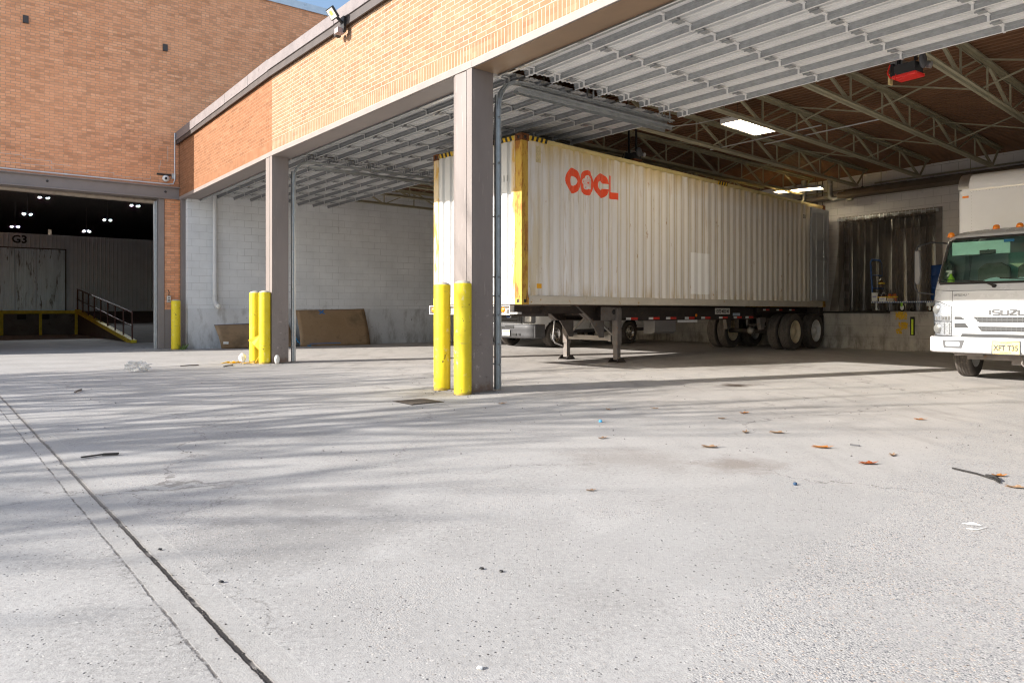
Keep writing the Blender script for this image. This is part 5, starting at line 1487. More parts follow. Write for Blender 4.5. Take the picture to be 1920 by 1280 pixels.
crumple('plastic_cup', (-4.66, 14.12, 0), .07, wplas, 'crumpled white cup between the middle pier and its right bollard', 'cup', (.7, 1, 1.4), 4, 2, .15)
clearp = NT('clear_crumpled_plastic'); clearp.b.inputs['Alpha'].default_value = .45
crumple('plastic_bag', gp(258, 697), .19, clearp.out((.55, .55, .54), .2), 'crumpled clear plastic bag lying on the apron in front of the warehouse doorway', 'plastic bag', (1.2, .55, .5), 8, 3, .5)
# weeds
m = MB(); rd = random.Random(9)
for i in range(34):
    a = rd.uniform(0, 6.3); l = rd.uniform(.06, .17); x, y = rd.uniform(-.07, .07), rd.uniform(-.05, .05); tx, ty = x+math.cos(a)*l*.6, y+math.sin(a)*l*.6
    wd = .010; m.add([(x-wd, y, 0), (x+wd, y, 0), (tx+wd*1.2, ty, l*.8), (tx, ty+.01, l)], [(0, 1, 2, 3)])
build('weed', m, paint('weed_green', (.10, .16, .04), .7, 0, .3, 30), None, Matrix.Translation((-8.98, 19.40, 0)), 'small green weed at the foot of the lone yellow bollard', 'weed')

# ---------------------------------------------------------------- services on the tower wall
m = MB(); zc = 4.56
m.tube([Ft @ Vector((-6.1, -.10, zc)), Ft @ Vector((-.30, -.10, zc-.0)), Ft @ Vector((-.16, -.10, zc+.02)), Ft @ Vector((-.12, -.10, zc+.14)), Ft @ Vector((-.12, -.10, 6.0))], .018, 8)
for x in (-4.2, -2.7, -1.2): m.tube([Ft @ Vector((x-.03, -.10, zc)), Ft @ Vector((x+.03, -.10, zc))], .026, 8)
build('conduit', m, paint('pale_conduit', (.62, .62, .64), .4, .3, .05, 10), None, I4, 'pale metal conduit running above the brown header and up the brick corner', 'conduit')
cm = empty('security_camera', 'white dome security camera under the brick corner beside the doorway header', 'camera', Ft @ Vector((-.34, 0, 4.72)), math.atan2(.6, .8))
m = MB(); m.lathe([(0, -.05), (.075, -.05), (.09, -.03), (.09, 0)], (0, -.05, 0), 'y', 20); m.lathe([(.07, 0), (.06, -.035), (.03, -.055), (0, -.06)], (.0, -.10, 0), 'y', 20); build('housing', m, wplas, cm)
m = MB(); m.lathe([(.04, -.04), (.03, -.06), (0, -.068)], (-.01, -.10, -.01), 'y', 16); build('lens', m, M['black'], cm)
m = MB(); m.box(-.22, .14, -.05, 0, .09, .13); build('bracket', m, M['black'], cm)
m = MB(); m.box(-.05, .05, -.07, 0, -.07, .07)
build('junction_box', m, paint('pale_grey_box', (.5, .51, .5), .5), None, Ft @ Matrix.Translation((-.14, -.03, 4.80)), 'small pale junction box on the conduit beside the dome camera', 'electrical box', bevel=.004)
bx_ = empty('push_button_box', 'small grey outlet box on the brick just above the lone yellow bollard', 'electrical box', Ft @ Vector((-.26, 0, 1.38)), math.atan2(.6, .8))
m = MB(); m.box(-.05, .05, -.06, 0, -.09, .09); build('box', m, M['alu'], bx_, bevel=.006)
m = MB(); m.lathe([(.02, 0), (.018, -.01), (0, -.012)], (0, -.06, .03), 'y', 10); m.lathe([(.02, 0), (.018, -.01), (0, -.012)], (0, -.06, -.03), 'y', 10); m.tube([(0, -.03, .09), (.01, -.03, .2), (-.02, -.02, .26)], .01, 6); build('socket', m, M['black'], bx_)
# rainwater head, blue grey, at the corner
dn = empty('rainwater_head', 'blue grey metal pipe elbow at the roof corner beside the tower wall', 'pipe', Ft @ Vector((-.02, -.1, 5.85)), 0)
m = MB(); q = Ft @ Vector((0, -.14, 5.93)); m.tube([q+Vector((-.10, .0, 0)), q+Vector((.25, .10, .02))], .085, 14); m.box(q.x+.22, q.x+.34, q.y+.02, q.y+.14, 5.9, 6.12)
build('elbow', m, paint('blue_grey_metal', (.10, .16, .24), .4, .4, .1, 10), dn, I4)
# floodlight above bay 2
Fb = bays[1][0]
fx = None
def bay_pt(k, px, z, off=0):        # where a photo column meets the facade of bay k
    r = (px-960)/F; p = P[k]; d = (P[k+1]-p).normalized(); n = Vector((-d.y, d.x, 0)); p = p+n*off
    t = (p.x-r*p.y)/(r*d.y-d.x); return t
t_ = bay_pt(2, 622, 5.7, -.3)
fl = empty('floodlight', 'black LED floodlight tilted out from the roof edge above the middle bay', 'floodlight', Fb @ Vector((t_, -.12, 5.72)), 0)
Mfl = Fb @ Matrix.Translation((t_, -.30, 5.84)) @ Matrix.Rotation(R(38), 4, 'X') @ Matrix.Scale(.66, 4)
m = MB(); m.box(-.17, .17, .0, .05, -.14, .14); 
for i in range(7): m.box(-.15, .15, .05, .08, -.12+i*.04, -.115+i*.04)
build('housing', m, M['black'], fl, Mfl, bevel=.008)
m = MB(); m.box(-.145, .145, -.006, 0, -.115, .115); build('lamp_glass', m, paint('pale_led_glass', (.62, .60, .52), .25, 0, .05, 10), fl, Mfl)
m = MB(); m.box(-.06, .06, -.009, -.006, -.03, .07); build('led_panel', m, paint('led_yellow', (.75, .50, .14), .4), fl, Mfl)
m = MB(); m.beam((0, .05, 0), (0, .24, -.14), .05, .03); m.box(-.06, .06, .18, .22, -.26, .0); build('bracket', m, M['black'], fl, Fb @ Matrix.Translation((t_, -.30, 5.84)))
t2 = bay_pt(2, 645, 5.7)
sn = empty('motion_sensor', 'small twin sensor head under the roof edge right of the floodlight', 'sensor', Fb @ Vector((t2, -.1, 5.6)), 0)
m = MB(); m.lathe([(0, -.10), (.05, -.09), (.055, -.03), (.045, 0)], (0, -.02, 0), 'y', 16); build('sensor_head', m, M['browndk'], sn, Fb @ Matrix.Translation((t2, -.05, 5.60)))
m = MB(); m.box(.07, .20, -.16, -.04, -.04, .05); m.beam((0, -.03, 0), (.08, -.08, 0), .02, .02); build('lamp_shade', m, paint('dull_pinkish_shade', (.3, .24, .24), .5), sn, Fb @ Matrix.Translation((t2, -.05, 5.60)), bevel=.006)
t3 = t2

# ---------------------------------------------------------------- left wall of the garage
def wpt(s_, off, z): return Mw @ Vector((s_, off, z))
def wall_s(px, off=0):              # distance along the left wall seen at photo column px
    r = (px-960)/F; n = Vector((-DA.y, DA.x, 0)); p = A+n*off
    return (r*p.y-p.x)/(DA.x-r*DA.y)
s_ = wall_s(403, -.1)
dp = empty('drain_pipe', 'white painted vertical pipe with elbow on the white block wall', 'pipe', wpt(s_, -.1, 1.2), 0)
m = MB(); m.tube([(s_, -.11, 4.9), (s_, -.11, 1.42)], .062, 16); build('pipe', m, paint('white_pipe_paint', (.55, .55, .55), .5, 0, .05, 5), dp, Mw)
m = MB(); m.tube([(s_, -.11, 1.50), (s_, -.11, 1.36)], .078, 16); m.tube([(s_, -.11, 1.38), (s_+.02, -.12, 1.26), (s_+.05, -.18, 1.20), (s_+.05, -.28, 1.18)], [.07, .075, .08, .08], 16); build('elbow', m, paint('white_elbow_paint', (.5, .5, .5), .5, 0, .1, 5), dp, Mw)
m = MB(); m.lathe([(.06, 0), (.055, -.012), (0, -.014)], (s_+.05, -.28, 1.18), 'y', 16); build('pipe_cap', m, M['wplate'], dp, Mw)
# leaning curved panels
def board(px0, px1, off0, ztop0, ztop1, bulge, label, extra, left_cut=0):
    a = wall_s(px0, -off0); b = wall_s(px1, -off0); Ln = b-a
    t = empty('hardboard_panel', label, 'board', wpt(a, -off0, 0), 0, 'curved brown boards leaning on the white wall')
    m = MB(); nx, nz = 16, 14; vs = []
    for i in range(nx+1):
        for j in range(nz+1):
            u, v = i/nx, j/nz; zt = ztop0+(ztop1-ztop0)*u
            y = -off0*(1-v)**1.0-.02-bulge*math.sin(math.pi*v)*(1-.6*u)
            sx = a+u*Ln+(.10*(1-v)**2 if extra else 0)*(1-2*0)
            vs.append((sx, y, .006+zt*v**.97))
    m.add(vs, [(i*(nz+1)+j, (i+1)*(nz+1)+j, (i+1)*(nz+1)+j+1, i*(nz+1)+j+1) for i in range(nx) for j in range(nz)], 0, True)
    o = build('sheet', m, M['board'], t, Mw); s = o.modifiers.new('s', 'SOLIDIFY'); s.thickness = .006
    return t, a, Ln, vs, nx, nz
def board_mat():
    m = NT('stained_hardboard'); c = m.co(); n = m.noise(c, 1.4, 6, .6); n2 = m.noise(c, 5, 8, .7)
    col = m.mix(m.ramp(n, .3, .7), (.27, .175, .095), (.34, .23, .135)); col = m.mix(m.ramp(n, .50, .68, 0, .8), col, (.13, .09, .05)); col = m.mix(m.ramp(n2, .58, .7, 0, .6), col, (.12, .08, .045))
    return m.out(col, .6, 0, .4)
M['board'] = board_mat()
t1, a1, L1_, v1, nx, nz = board(408, 548, .42, .66, .72, .20, 'smaller curved brown board leaning on the white wall behind the middle pier', True)
t2_, a2, L2_, v2_, nx, nz = board(563, 694, .48, 1.08, 1.12, .10, 'larger stained brown board with a blue tape cross leaning on the white wall', False)
def edge_tape(t, vs, nz, i0, i1, j, wd=.03):
    m = MB(); pts = [Vector(vs[i*(nz+1)+j])+Vector((0, -.008, 0)) for i in range(i0, i1+1)]
    out = []
    for p in pts: out += [p, p+Vector((0, -.001, -wd))]
    m.add(out, [(2*i, 2*i+1, 2*i+3, 2*i+2) for i in range(len(pts)-1)]); return build('blue_tape', m, M['tapeblue'], t, Mw)
edge_tape(t1, v1, nz, 0, 9, nz); edge_tape(t2_, v2_, nz, 2, 9, 1, .02)
m = MB()
cx = a2+L2_*.36
for dx in (-.10, .10):
    p = [(cx-dx*.8, .96), (cx+dx*.8, 1.12)]
    ypos = lambda z: -.48*(1-z/1.08)-.035-.10*math.sin(math.pi*z/1.08)*.78
    m.add([(p[0][0]-.03, ypos(.96)-.008, .96), (p[0][0]+.03, ypos(.96)-.008, .96), (p[1][0]+.03, ypos(1.08)-.010, 1.075), (p[1][0]-.03, ypos(1.08)-.010, 1.075)], [(0, 1, 2, 3)])
build('blue_tape', m, M['tapeblue'], t2_, Mw)
m = MB(); m.add([(a1+.12, -.53, .14), (a1+.26, -.53, .13), (a1+.26, -.545, .20), (a1+.12, -.545, .21)], [(0, 1, 2, 3)]); build('paper_label', m, M['whitetape'], t1, Mw)
# blue hose beside the bigger board
a_ = wall_s(553, -.3)
m = MB(); m.tube([(a_+.02, -.12, .80), (a_-.02, -.16, .60), (a_-.01, -.25, .35), (a_+.06, -.36, .15), (a_+.2, -.46, .03), (a_+.42, -.5, .02)], .022, 8)
build('blue_hose', m, paint('blue_hose_plastic', (.03, .17, .33), .4), None, Mw, 'short blue hose curving down the wall left of the larger board', 'hose')
# door chain and operator on bay 2, and red one in bay 3
def operator(Fk, Ln, u, v, z, col, label, lit):
    loc = Fk @ Vector((u, v, z))
    t = empty('door_operator', label, 'door operator', loc, 0, 'electric operators of the overhead doors')
    Mo = Fk @ Matrix.Translation((u, v, z)) @ rotz(R(-4)) @ Matrix.Diagonal((.78, .8, 1, 1))
    m = MB(); m.box(-.19, .19, -.15, .15, .0, .04); build('cover', m, col, t, Mo, bevel=.012)
    m = MB(); m.box(-.17, .17, -.13, .13, .041, .17); m.box(-.26, -.21, -.06, .06, .04, .22); build('motor', m, M['black'], t, Mo, bevel=.008)
    m = MB()
    for dx in (-.15, .12): m.box(dx-.02, dx+.02, -.02, .02, .2, 4.93-z)
    m.box(-.3, .3, -.03, .03, 4.93-z-.04, 4.93-z)
    build('hanger', m, M['black'], t, Mo)
    m = MB(); m.lathe([(0, -.02), (.09, -.02), (.10, 0), (.09, .02), (0, .02)], (.24, -.02, .17), 'x', 20); build('pulley', m, M['bumpgrey'], t, Mo)
    m = MB(); m.tube([(.14, .12, .18), (.30, .12, .12)], .045, 12); m.box(-.30, -.10, .02, .2, .16, .26); build('gear', m, M['alu'], t, Mo)
    m = MB(); m.tube([(-.12, -.15, .05), (-.10, -.20, -.03), (.0, -.2, -.04), (.1, -.16, .02)], .008, 6); m.tube([(-.24, -.1, .2), (-.27, -.12, .10), (-.22, -.12, .02)], .012, 6); build('cable', m, M['red'] if lit else M['rubber'], t, Mo)
    m = MB(); m.box(-.30, -.27, -.05, .05, -.03, .10); build('side_cap', m, paint('cream_cap', (.6, .48, .22), .5), t, Mo)
    return t
redp = paint('bright_red_cover', (.75, .02, .015), .35, 0, .05, 10)
operator(bays[2][0], 0, 3.52, 4.25, 3.99, redp, 'door operator with bright red cover hanging under the roof of the right bay', True)
operator(bays[1][0], 0, 4.3, 5.9, 4.12, M['rust'], 'dark rusty door operator above the white wall in the middle bay', False)
m = MB(); q = bays[1][0] @ Vector((3.6, 6.3, 0)); m.tube([(q.x, q.y, 4.2), (q.x, q.y, 3.3)], .006, 6); m.lathe([(0, 0), (.02, .01), (.02, .03), (0, .04)], (q.x, q.y, 3.26), 'z', 8)
build('pull_cord', m, M['rimcream'], None, I4, 'thin yellowish pull cord hanging in front of the white wall in the middle bay', 'cord')

# ---------------------------------------------------------------- fluorescent lights
tubem = glow('lit_fluorescent_tube', (1, .86, .62), 18)
shade = paint('white_fixture_enamel', (.75, .74, .70), .4, 0, .04, 6)
def fixture(c, d, Ln, wd, label, n=4, tilt=0):
    t = empty('fluorescent_light', label, 'ceiling light', c, math.atan2(d[1], d[0]), 'lit fluorescent fixtures under the garage roof')
    m = MB(); m.prism([(-wd/2, 0), (-wd/2, .012), (-wd*.28, .085), (wd*.28, .085), (wd/2, .012), (wd/2, 0), (wd*.28, .07), (-wd*.28, .07)], -Ln/2, Ln/2, 'x')
    m.box(-Ln/2-.006, -Ln/2, -wd/2, wd/2, 0, .085); m.box(Ln/2, Ln/2+.006, -wd/2, wd/2, 0, .085)
    build('reflector', m, shade, t)
    for i in range(n):
        y = (i-(n-1)/2)*wd/(n+.3); m = MB(); m.tube([(-Ln/2+.03, y, .03), (Ln/2-.03, y, .03)], .0145, 10); build('tube', m, tubem, t)
    m = MB()
    for x in (-Ln*.35, Ln*.35): m.tube([(x, 0, .08), (x+.03, 0, 4.93-c[2])], .004, 5)
    build('hanging_wire', m, M['black'], t)
fixture((4.38, 13.15, 4.43), (.74, .68), 1.22, .46, 'nearer four-tube fluorescent fixture hanging below the first joists')
fixture((8.05, 20.0, 4.43), (.81, -.58), 1.25, .42, 'far fluorescent fixture glowing just above the rear of the container')
m = MB(); 
pts = [(3.6+(-1.7)*i/14, 12.75-1.6*i/14+.0, 4.50-.16*math.sin(math.pi*i/14)) for i in range(15)]
pts = [(3.86, 12.65, 4.50), (3.3, 12.75, 4.40), (2.7, 12.9, 4.37), (2.0, 13.1, 4.42), (1.6, 13.3, 4.55)]
m.tube(pts, .008, 6); build('power_cord', m, paint('pale_cord', (.45, .42, .38), .6), None, I4, 'pale power cord sagging from the nearer fluorescent fixture to the joists', 'cord')
# loose galvanised rods above the joist chords
for i, (a, b, lab) in enumerate((((4.15, 14.9, 4.42), (5.65, 13.0, 4.44), 'long thin steel rod lying across the joists behind the nearer light fixture'), ((5.1, 14.4, 4.42), (6.5, 12.6, 4.44), 'thin steel rod across the joists right of the nearer light fixture'))):
    m = MB(); m.tube([a, b], .014, 8); build('steel_rod', m, M['alu'], None, I4, lab, 'rod')

# ---------------------------------------------------------------- dock wall equipment
h0, h1 = dk(1573, .5-WBK), dk(1935, .5-WBK)
ht = empty('tube_heater', 'long brown tube heater hanging along the dock wall above the curtain doorway', 'heater', Md2 @ Vector((h0, -.5, 4.3)), 0)
m = MB(); m.tube([(h0, -.5, 4.33), (h1+1.5, -.5, 4.33)], .11, 16); m.prism([(-.66, 4.30), (-.62, 4.44), (-.5, 4.49), (-.38, 4.44), (-.34, 4.30), (-.36, 4.30), (-.40, 4.42), (-.5, 4.47), (-.60, 4.42), (-.64, 4.30)], h0+.2, h1+1.5, 'x')
build('heater_tube', m, paint('brown_heater_hood', (.14, .105, .075), .5, .3, .15, 5), ht, Md2)
m = MB()
for x in (h0+1.2, h0+3.4, h0+5.6): m.tube([(x, -.5, 4.45), (x, -.5, 4.9)], .008, 6)
m.box(h0+.25, h0+.4, -.56, -.44, 4.16, 4.22)
build('bracket', m, M['joist'], ht, Md2)
def flue(px, label, elbow_to):
    s0 = dk(px, .5-WBK)
    t = empty('flue_duct', label, 'duct', Md2 @ Vector((s0, -.5, 4.5)), 0, 'galvanised flue ducts rising through the roof')
    m = MB(); m.tube([(s0, -.5, 4.93), (s0, -.5, 4.42), (s0+.02*elbow_to, -.5, 4.33), (s0+.10*elbow_to, -.5, 4.27), (s0+.24*elbow_to, -.5, 4.27), (s0+.5*elbow_to, -.5, 4.29)], .075, 14); build('duct', m, M['galv'], t, Md2)
    m = MB(); m.tube([(s0, -.5, 4.72), (s0, -.5, 4.68)], .083, 14); m.tube([(s0+.12*elbow_to, -.5, 4.27), (s0+.16*elbow_to, -.5, 4.27)], .083, 14); build('joint_ring', m, M['alu'], t, Md2)
flue(1556, 'right galvanised flue duct bending into the brown tube heater', 1)
flue(1507, 'left galvanised flue duct bending left behind the container roof', -1)
m = MB(); s0 = dk(1507, .5-WBK); m.tube([(s0-.45, -.5, 4.29), (s0-4, -.5, 4.29)], .11, 14); build('tube_heater', m, paint('brown_heater_hood_far', (.14, .105, .075), .5, .3), None, Md2, 'brown tube heater running behind the container end, left of the left flue', 'heater')
for i, px in enumerate((1532, 1542)):
    s0 = dk(px, .06-WBK); m = MB(); m.tube([(s0, -.06, 4.92), (s0, -.06, 1.1)], .014, 8)
    build('conduit', m, M['bumpgrey'], None, Md2, ('left' if i == 0 else 'right')+' of two thin dark conduits down the dock wall behind the container end', 'conduit')
s0 = dk(1617, .4-WBK)
m = MB(); m.lathe([(0, .12), (.03, .11), (.035, .05), (.12, .01), (.125, -.01), (.09, -.015), (0, -.02)], (s0, -.4, 4.42), 'z', 20); m.tube([(s0, -.4, 4.53), (s0, -.4, 4.9)], .008, 6)
build('pendant_lamp', m, M['bumpgrey'], None, Md2, 'small grey dome pendant lamp above the left end of the tube heater', 'lamp')
m = MB(); m.tube([(dk(1640, .12-WBK), -.12, 4.62), (dk(1930, .12-WBK)+1, -.12, 4.62)], .02, 8); m.tube([(dk(1500, .12-WBK), -.12, 4.55), (dk(1700, .12-WBK), -.12, 4.55)], .014, 8)
build('pipe_run', m, M['joist'], None, Md2, 'thin horizontal pipes along the top of the dock wall', 'pipe')
# strip curtain
sc_mat = NT('clouded_pvc_strip'); t = sc_mat.t
tr = sc_mat.n("BsdfTransparent"); tr.inputs[0].default_value = (.78, .73, .68, 1)
gl = sc_mat.n("BsdfPrincipled"); gl.inputs['Base Color'].default_value = (.15, .135, .125, 1); gl.inputs['Roughness'].default_value = .07; gl.inputs['Specular IOR Level'].default_value = .8
cc_ = sc_mat.co('Object'); nz_ = sc_mat.noise(cc_, 2.2, 7, .7); mm = sc_mat.n("MixShader")
sc_mat.l(sc_mat.ramp(nz_, .35, .7, .22, .6), mm.inputs[0]); sc_mat.l(tr.outputs[0], mm.inputs[1]); sc_mat.l(gl.outputs[0], mm.inputs[2]); t.links.new(mm.outputs[0], t.nodes['Material Output'].inputs[0])
cu = empty('strip_curtain', 'clouded plastic strip curtain hanging over the dock doorway behind the truck', 'strip curtain', Md2 @ Vector(((OP0+OP1)/2, -.1, 3.7)), 0)
m = MB(); m.box(OP0-.16, OP1+.1, -.10, -.06, 3.66, 3.74); build('hanging_rail', m, M['galv'], cu, Md2)
m = MB()
x = OP0-.12
while x < OP1+.05: m.box(x, x+.018, -.115, -.10, 3.64, 3.76); x += .10
build('clip', m, M['alu'], cu, Md2)
x = OP0-.10; i = 0; rd = random.Random(12)
while x < OP1-.05:
    wd = .24; m = MB(); vs = []; nz2 = 16; ph = rd.uniform(0, 6); off = -.075-.012*(i % 2); flare = .35 if i == 0 else rd.uniform(-.02, .05)
    for j in range(nz2+1):
        v = j/nz2
        for k in range(7):
            u = k/6; xx = x+wd*u-(flare*.55*v*v if i < 2 else 0)+.02*math.sin(3*v+ph)*v; yy = off-.028*math.sin(math.pi*u)*(1 if i % 2 else -.6)-(flare*.5 if i == 0 else 0)*v*v+.015*math.sin(ph+4*v)*v
            vs.append((xx, yy-.02, 3.70-(2.64)*v))
    m.add(vs, [(j*7+k, j*7+k+1, (j+1)*7+k+1, (j+1)*7+k) for j in range(nz2) for k in range(6)], 0, True)
    build('plastic_strip', m, sc_mat.mat, cu, Md2); x += .185; i += 1
# platform cart with bottles behind the curtain lip
k0, k1 = dk(1634, -.06), dk(1750, -.06)
ct = empty('platform_cart', 'blue platform cart with a tall push handle on the dock edge', 'cart', Md @ Vector(((k0+k1)/2, -.0, 1.04)), 0)
Mk = Md @ Matrix.Translation((0, .08, 1.037)) @ Matrix.Diagonal((1, 1.2, 1.42, 1))
blue = paint('blue_cart_paint', (.035, .11, .33), .45, 0, .15, 14)
m = MB(); m.box(k0, k1+.05, -.02+.0, .55, .165, .19); 
build('platform', m, blue, ct, Mk, bevel=.006)
m = MB(); x = k0
while x < k1: m.box(x, x+.022, -.026, -.0205, .166, .188); x += .045
build('white_edging', m, M['whitetape'], ct, Mk)
m = MB(); m.tube([(k0+.02, .02, .18), (k0-.05, .02, .95), (k0-.06, .10, 1.0), (k0-.06, .45, 1.0), (k0-.05, .52, .95), (k0+.02, .52, .18)], .02, 8)
for z in (.45, .7): m.tube([(k0-.02, .02, z), (k0-.02, .52, z)], .012, 6)
build('push_handle', m, blue, ct, Mk)
for x, r in ((k0+.12, .05), ((k0+k1)/2+.0, .075), (k1-.1, .05)):
    for y in (.03, .5):
        m = MB(); m.lathe([(0, -.018), (r*.9, -.018), (r, -.012), (r, .012), (r*.9, .018), (0, .018)], (x, y, r), 'y', 18); w_ = build('caster', m, M['rubber'], ct, Mk)
        m = MB(); m.lathe([(0, -.02), (r*.62, -.02), (r*.65, -.0185)], (x, y, r), 'y', 18); m.box(x-.02, x+.02, y-.026, y-.02, r, .165)
        build('hub', m, M['wplate'], w_, Mk)
m = MB(); m.box((k0+k1)/2-.025, (k0+k1)/2+.025, -.005, .0, .09, .165); build('green_bracket', m, paint('lime_green_plastic', (.3, .65, .06), .5), ct, Mk)
gj = glass_mat('clear_jug_glass', (.85, .84, .82))
bt_ = [(k0+.10, .22, .08, 'tall brown liquid jug in a white box at the handle end of the blue cart', (.10, .045, .02), .30), (k0+.13, .0, .07, 'dark jug standing in front of the tall boxed jug on the blue cart', (.05, .03, .02), .0),
       (k0+.30, .0, .07, 'short jug of dark liquid with yellow band in the middle of the cart load', (.04, .02, .02), .0), (k0+.46, .0, .065, 'left of two orange liquid jugs on the blue cart', (.75, .16, .03), .0), (k0+.56, .06, .06, 'right of two orange liquid jugs on the blue cart', (.70, .20, .06), .0)]
for i, (x, y, r, lab, col, zo) in enumerate(bt_):
    b = empty('glass_jug', lab, 'jug', Mk @ Vector((x, y+.05, .191+zo)), 0, 'jugs loaded on the blue cart')
    Mj = Mk @ Matrix.Translation((x, y+.05, .191+(.27 if zo else 0)))
    m = MB(); m.lathe([(0, .002), (r, .002), (r, .11), (r*.7, .14), (0, .14)], n=16); build('liquid', m, paint('jug_liquid', col, .15, 0, .1, 8), b, Mj)
    m = MB(); m.lathe([(r+.003, 0), (r+.003, .12), (r*.72, .16), (r*.4, .18), (r*.35, .22), (r*.42, .225)], n=16); build('jug_glass', m, gj, b, Mj)
    m = MB(); m.lathe([(r+.005, .07), (r+.005, .095)], n=16); build('band', m, paint('yellow_band', (.75, .5, .04), .5), b, Mj)
for i, (x, z, w_, h_, lab) in enumerate(((k0+.09, .20, .15, .16, 'white carton under the tall jug at the handle end of the cart'), (k0+.30, .191, .17, .08, 'white carton with printed label in the middle of the cart'), (k0+.51, .191, .17, .06, 'low pale carton under the orange jugs on the cart'))):
    m = MB(); m.box(x-w_/2, x+w_/2, -.03, .0, z, z+h_, 0); m.box(x-w_/2, x+w_/2, .0, .16, z, z+.02)
    m.box(x-w_*.35, x+w_*.35, -.032, -.030, z+h_*.45, z+h_*.6, 1)
    build('carton', m, [M['whitetape'] if i < 2 else M['rimcream'], paint('carton_print', (.3, .3, .5), .6)], None, Mk, lab, 'carton')
# blue drum on the dock, half hidden by the truck
s0 = dk(1748, .0)+.02
dr = empty('blue_drum', 'dark blue wrapped drum on the dock behind the truck mirror', 'drum', Md @ Vector((s0, .35, 1.3)), 0)
Mdr = Md @ Matrix.Translation((s0+.05, .45, 1.33))
m = MB(); m.lathe([(0, .0), (.27, .0), (.28, .02), (.28, .30), (.287, .31), (.28, .32), (.28, .62), (.287, .63), (.28, .64), (.28, .88), (.27, .90), (0, .9)], n=28); build('drum_body', m, paint('dark_blue_plastic', (.02, .06, .20), .18, 0, .1, 3, .6), dr, Mdr)
m = MB(); m.box(s0-.2, s0+.5, .15, .8, 1.04, 1.328); m.box(s0-.22, s0-.05, .14, .15, 1.18, 1.27, 1)
build('cardboard_box', m, [paint('brown_cardboard', (.22, .14, .08), .8), M['wplate']], None, Md, 'brown cardboard box under the blue drum on the dock', 'box')
# bumper, yellow strip and paint on the dock face
b0 = dk(1712, .03)
m = MB(); m.box(b0-.045, b0+.045, -.10, -.03, .42, .90); build('dock_bumper', m, M['rubber'], None, Md, 'black rubber dock bumper with a lime strip beneath the strip curtain', 'dock bumper', bevel=.01)
m = MB(); m.box(b0-.012, b0+.04, -.106, -.101, .44, .84); build('reflective_strip', m, paint('lime_yellow_strip', (.62, .78, .02), .4, 0, .2, 30), None, Md, 'lime yellow reflective strip fixed on the dock bumper', 'reflective strip')
y0_ = dk(1690, .03)
rd = random.Random(2); m = MB()
def blot(cx, cz, w_, h_, st=.02):
    for i in range(int(w_/st)):
        for j in range(int(h_/st)):
            x = cx-w_/2+i*st; z = cz-h_/2+j*st
            e_ = abs(x-cx)/(w_/2)*.5+abs(z-cz)/(h_/2)*.35
            if rd.random() > e_**2.2*.9: m.add([(x, -.0335, z), (x+st, -.0335, z), (x+st, -.0335, z+st), (x, -.0335, z+st)], [(0, 1, 2, 3)])
blot(y0_, .93, .30, .20); blot(y0_+.05, .66, .24, .20); blot(y0_-.06, .52, .16, .14)
build('yellow_paint_mark', m, paint('worn_orange_yellow_paint', (.60, .36, .02), .6, 0, .2, 20, .3, ((.3, .25, .2), .56)), garage, Md, fix=False)
m = MB(); m.box(dk(1600, .05)-1.5, dk(1668, .05), -.06, -.03, .99, 1.045); build('dock_edge_angle', m, M['dark'], garage, Md)

# ---------------------------------------------------------------- drain, litter and leaves on the apron
grt = empty('drain_grate', 'rusty square iron drain grate set in the apron near the front pier', 'drain', gp(790, 754), 0)
g0 = gp(760, 753); Mgz = Matrix.Translation((g0.x+.15, g0.y, -.001)) @ rotz(R(-51)) @ Matrix.Diagonal((.8, .8, 1, 1))
m = MB(); m.box(-.27, .27, -.27, .27, .001, .005); build('frame', m, M['concretecap'] if False else M['chas'], grt, Mgz)
m = MB()
for i in range(9): m.box(-.21, .21, -.20+i*.048, -.20+i*.048+.022, .006, .010)
m.box(-.23, .23, -.23, -.205, .006, .011); m.box(-.23, .23, .205, .23, .006, .011); m.box(-.23, -.21, -.205, .205, .006, .011); m.box(.21, .23, -.205, .205, .006, .011)
build('bars', m, paint('dull_iron_grate', (.10, .08, .065), .7, .2, .25, 9), grt, Mgz)
m = MB(); m.box(-.245, .245, -.245, .245, .0052, .0055); build('dark_pit', m, M['black'], grt, Mgz)
def leaf(p, size, col, label, rz, curl=.25, seed=0):
    rd = random.Random(seed); m = MB(); n = 26; out = []
    for i in range(n):
        a = 2*math.pi*i/n; lob = 1+.30*math.cos(5*a+.6)+rd.uniform(-.10, .10)
        x = size*.5*lob*math.cos(a)*1.3; y = size*.3*lob*math.sin(a)
        out.append((x, y, .003+curl*size*(abs(y)/size)**1.3+curl*size*.6*(abs(x)/size)**2+rd.uniform(0, .05)*size))
    m.add([(0, 0, .004)]+out, [(0, 1+i, 1+(i+1) % n) for i in range(n)])
    m.tube([(-size*.75, 0, .01), (-size*.3, 0, .006), (size*.4, 0, .008)], [.0015, .002, .001], 5)
    return build('leaf', m, col, None, Matrix.Translation(p) @ rotz(rz), label, 'leaf', 'dead leaves on the apron', fix=False)
lr = paint('rust_orange_leaf', (.30, .075, .02), .6, 0, .3, 30, .3, ((.12, .05, .02), .55)); lo_ = paint('orange_leaf', (.40, .16, .04), .6, 0, .3, 30, .3, ((.25, .1, .03), .58)); lb = paint('tan_leaf', (.30, .19, .11), .7, 0, .25, 30)
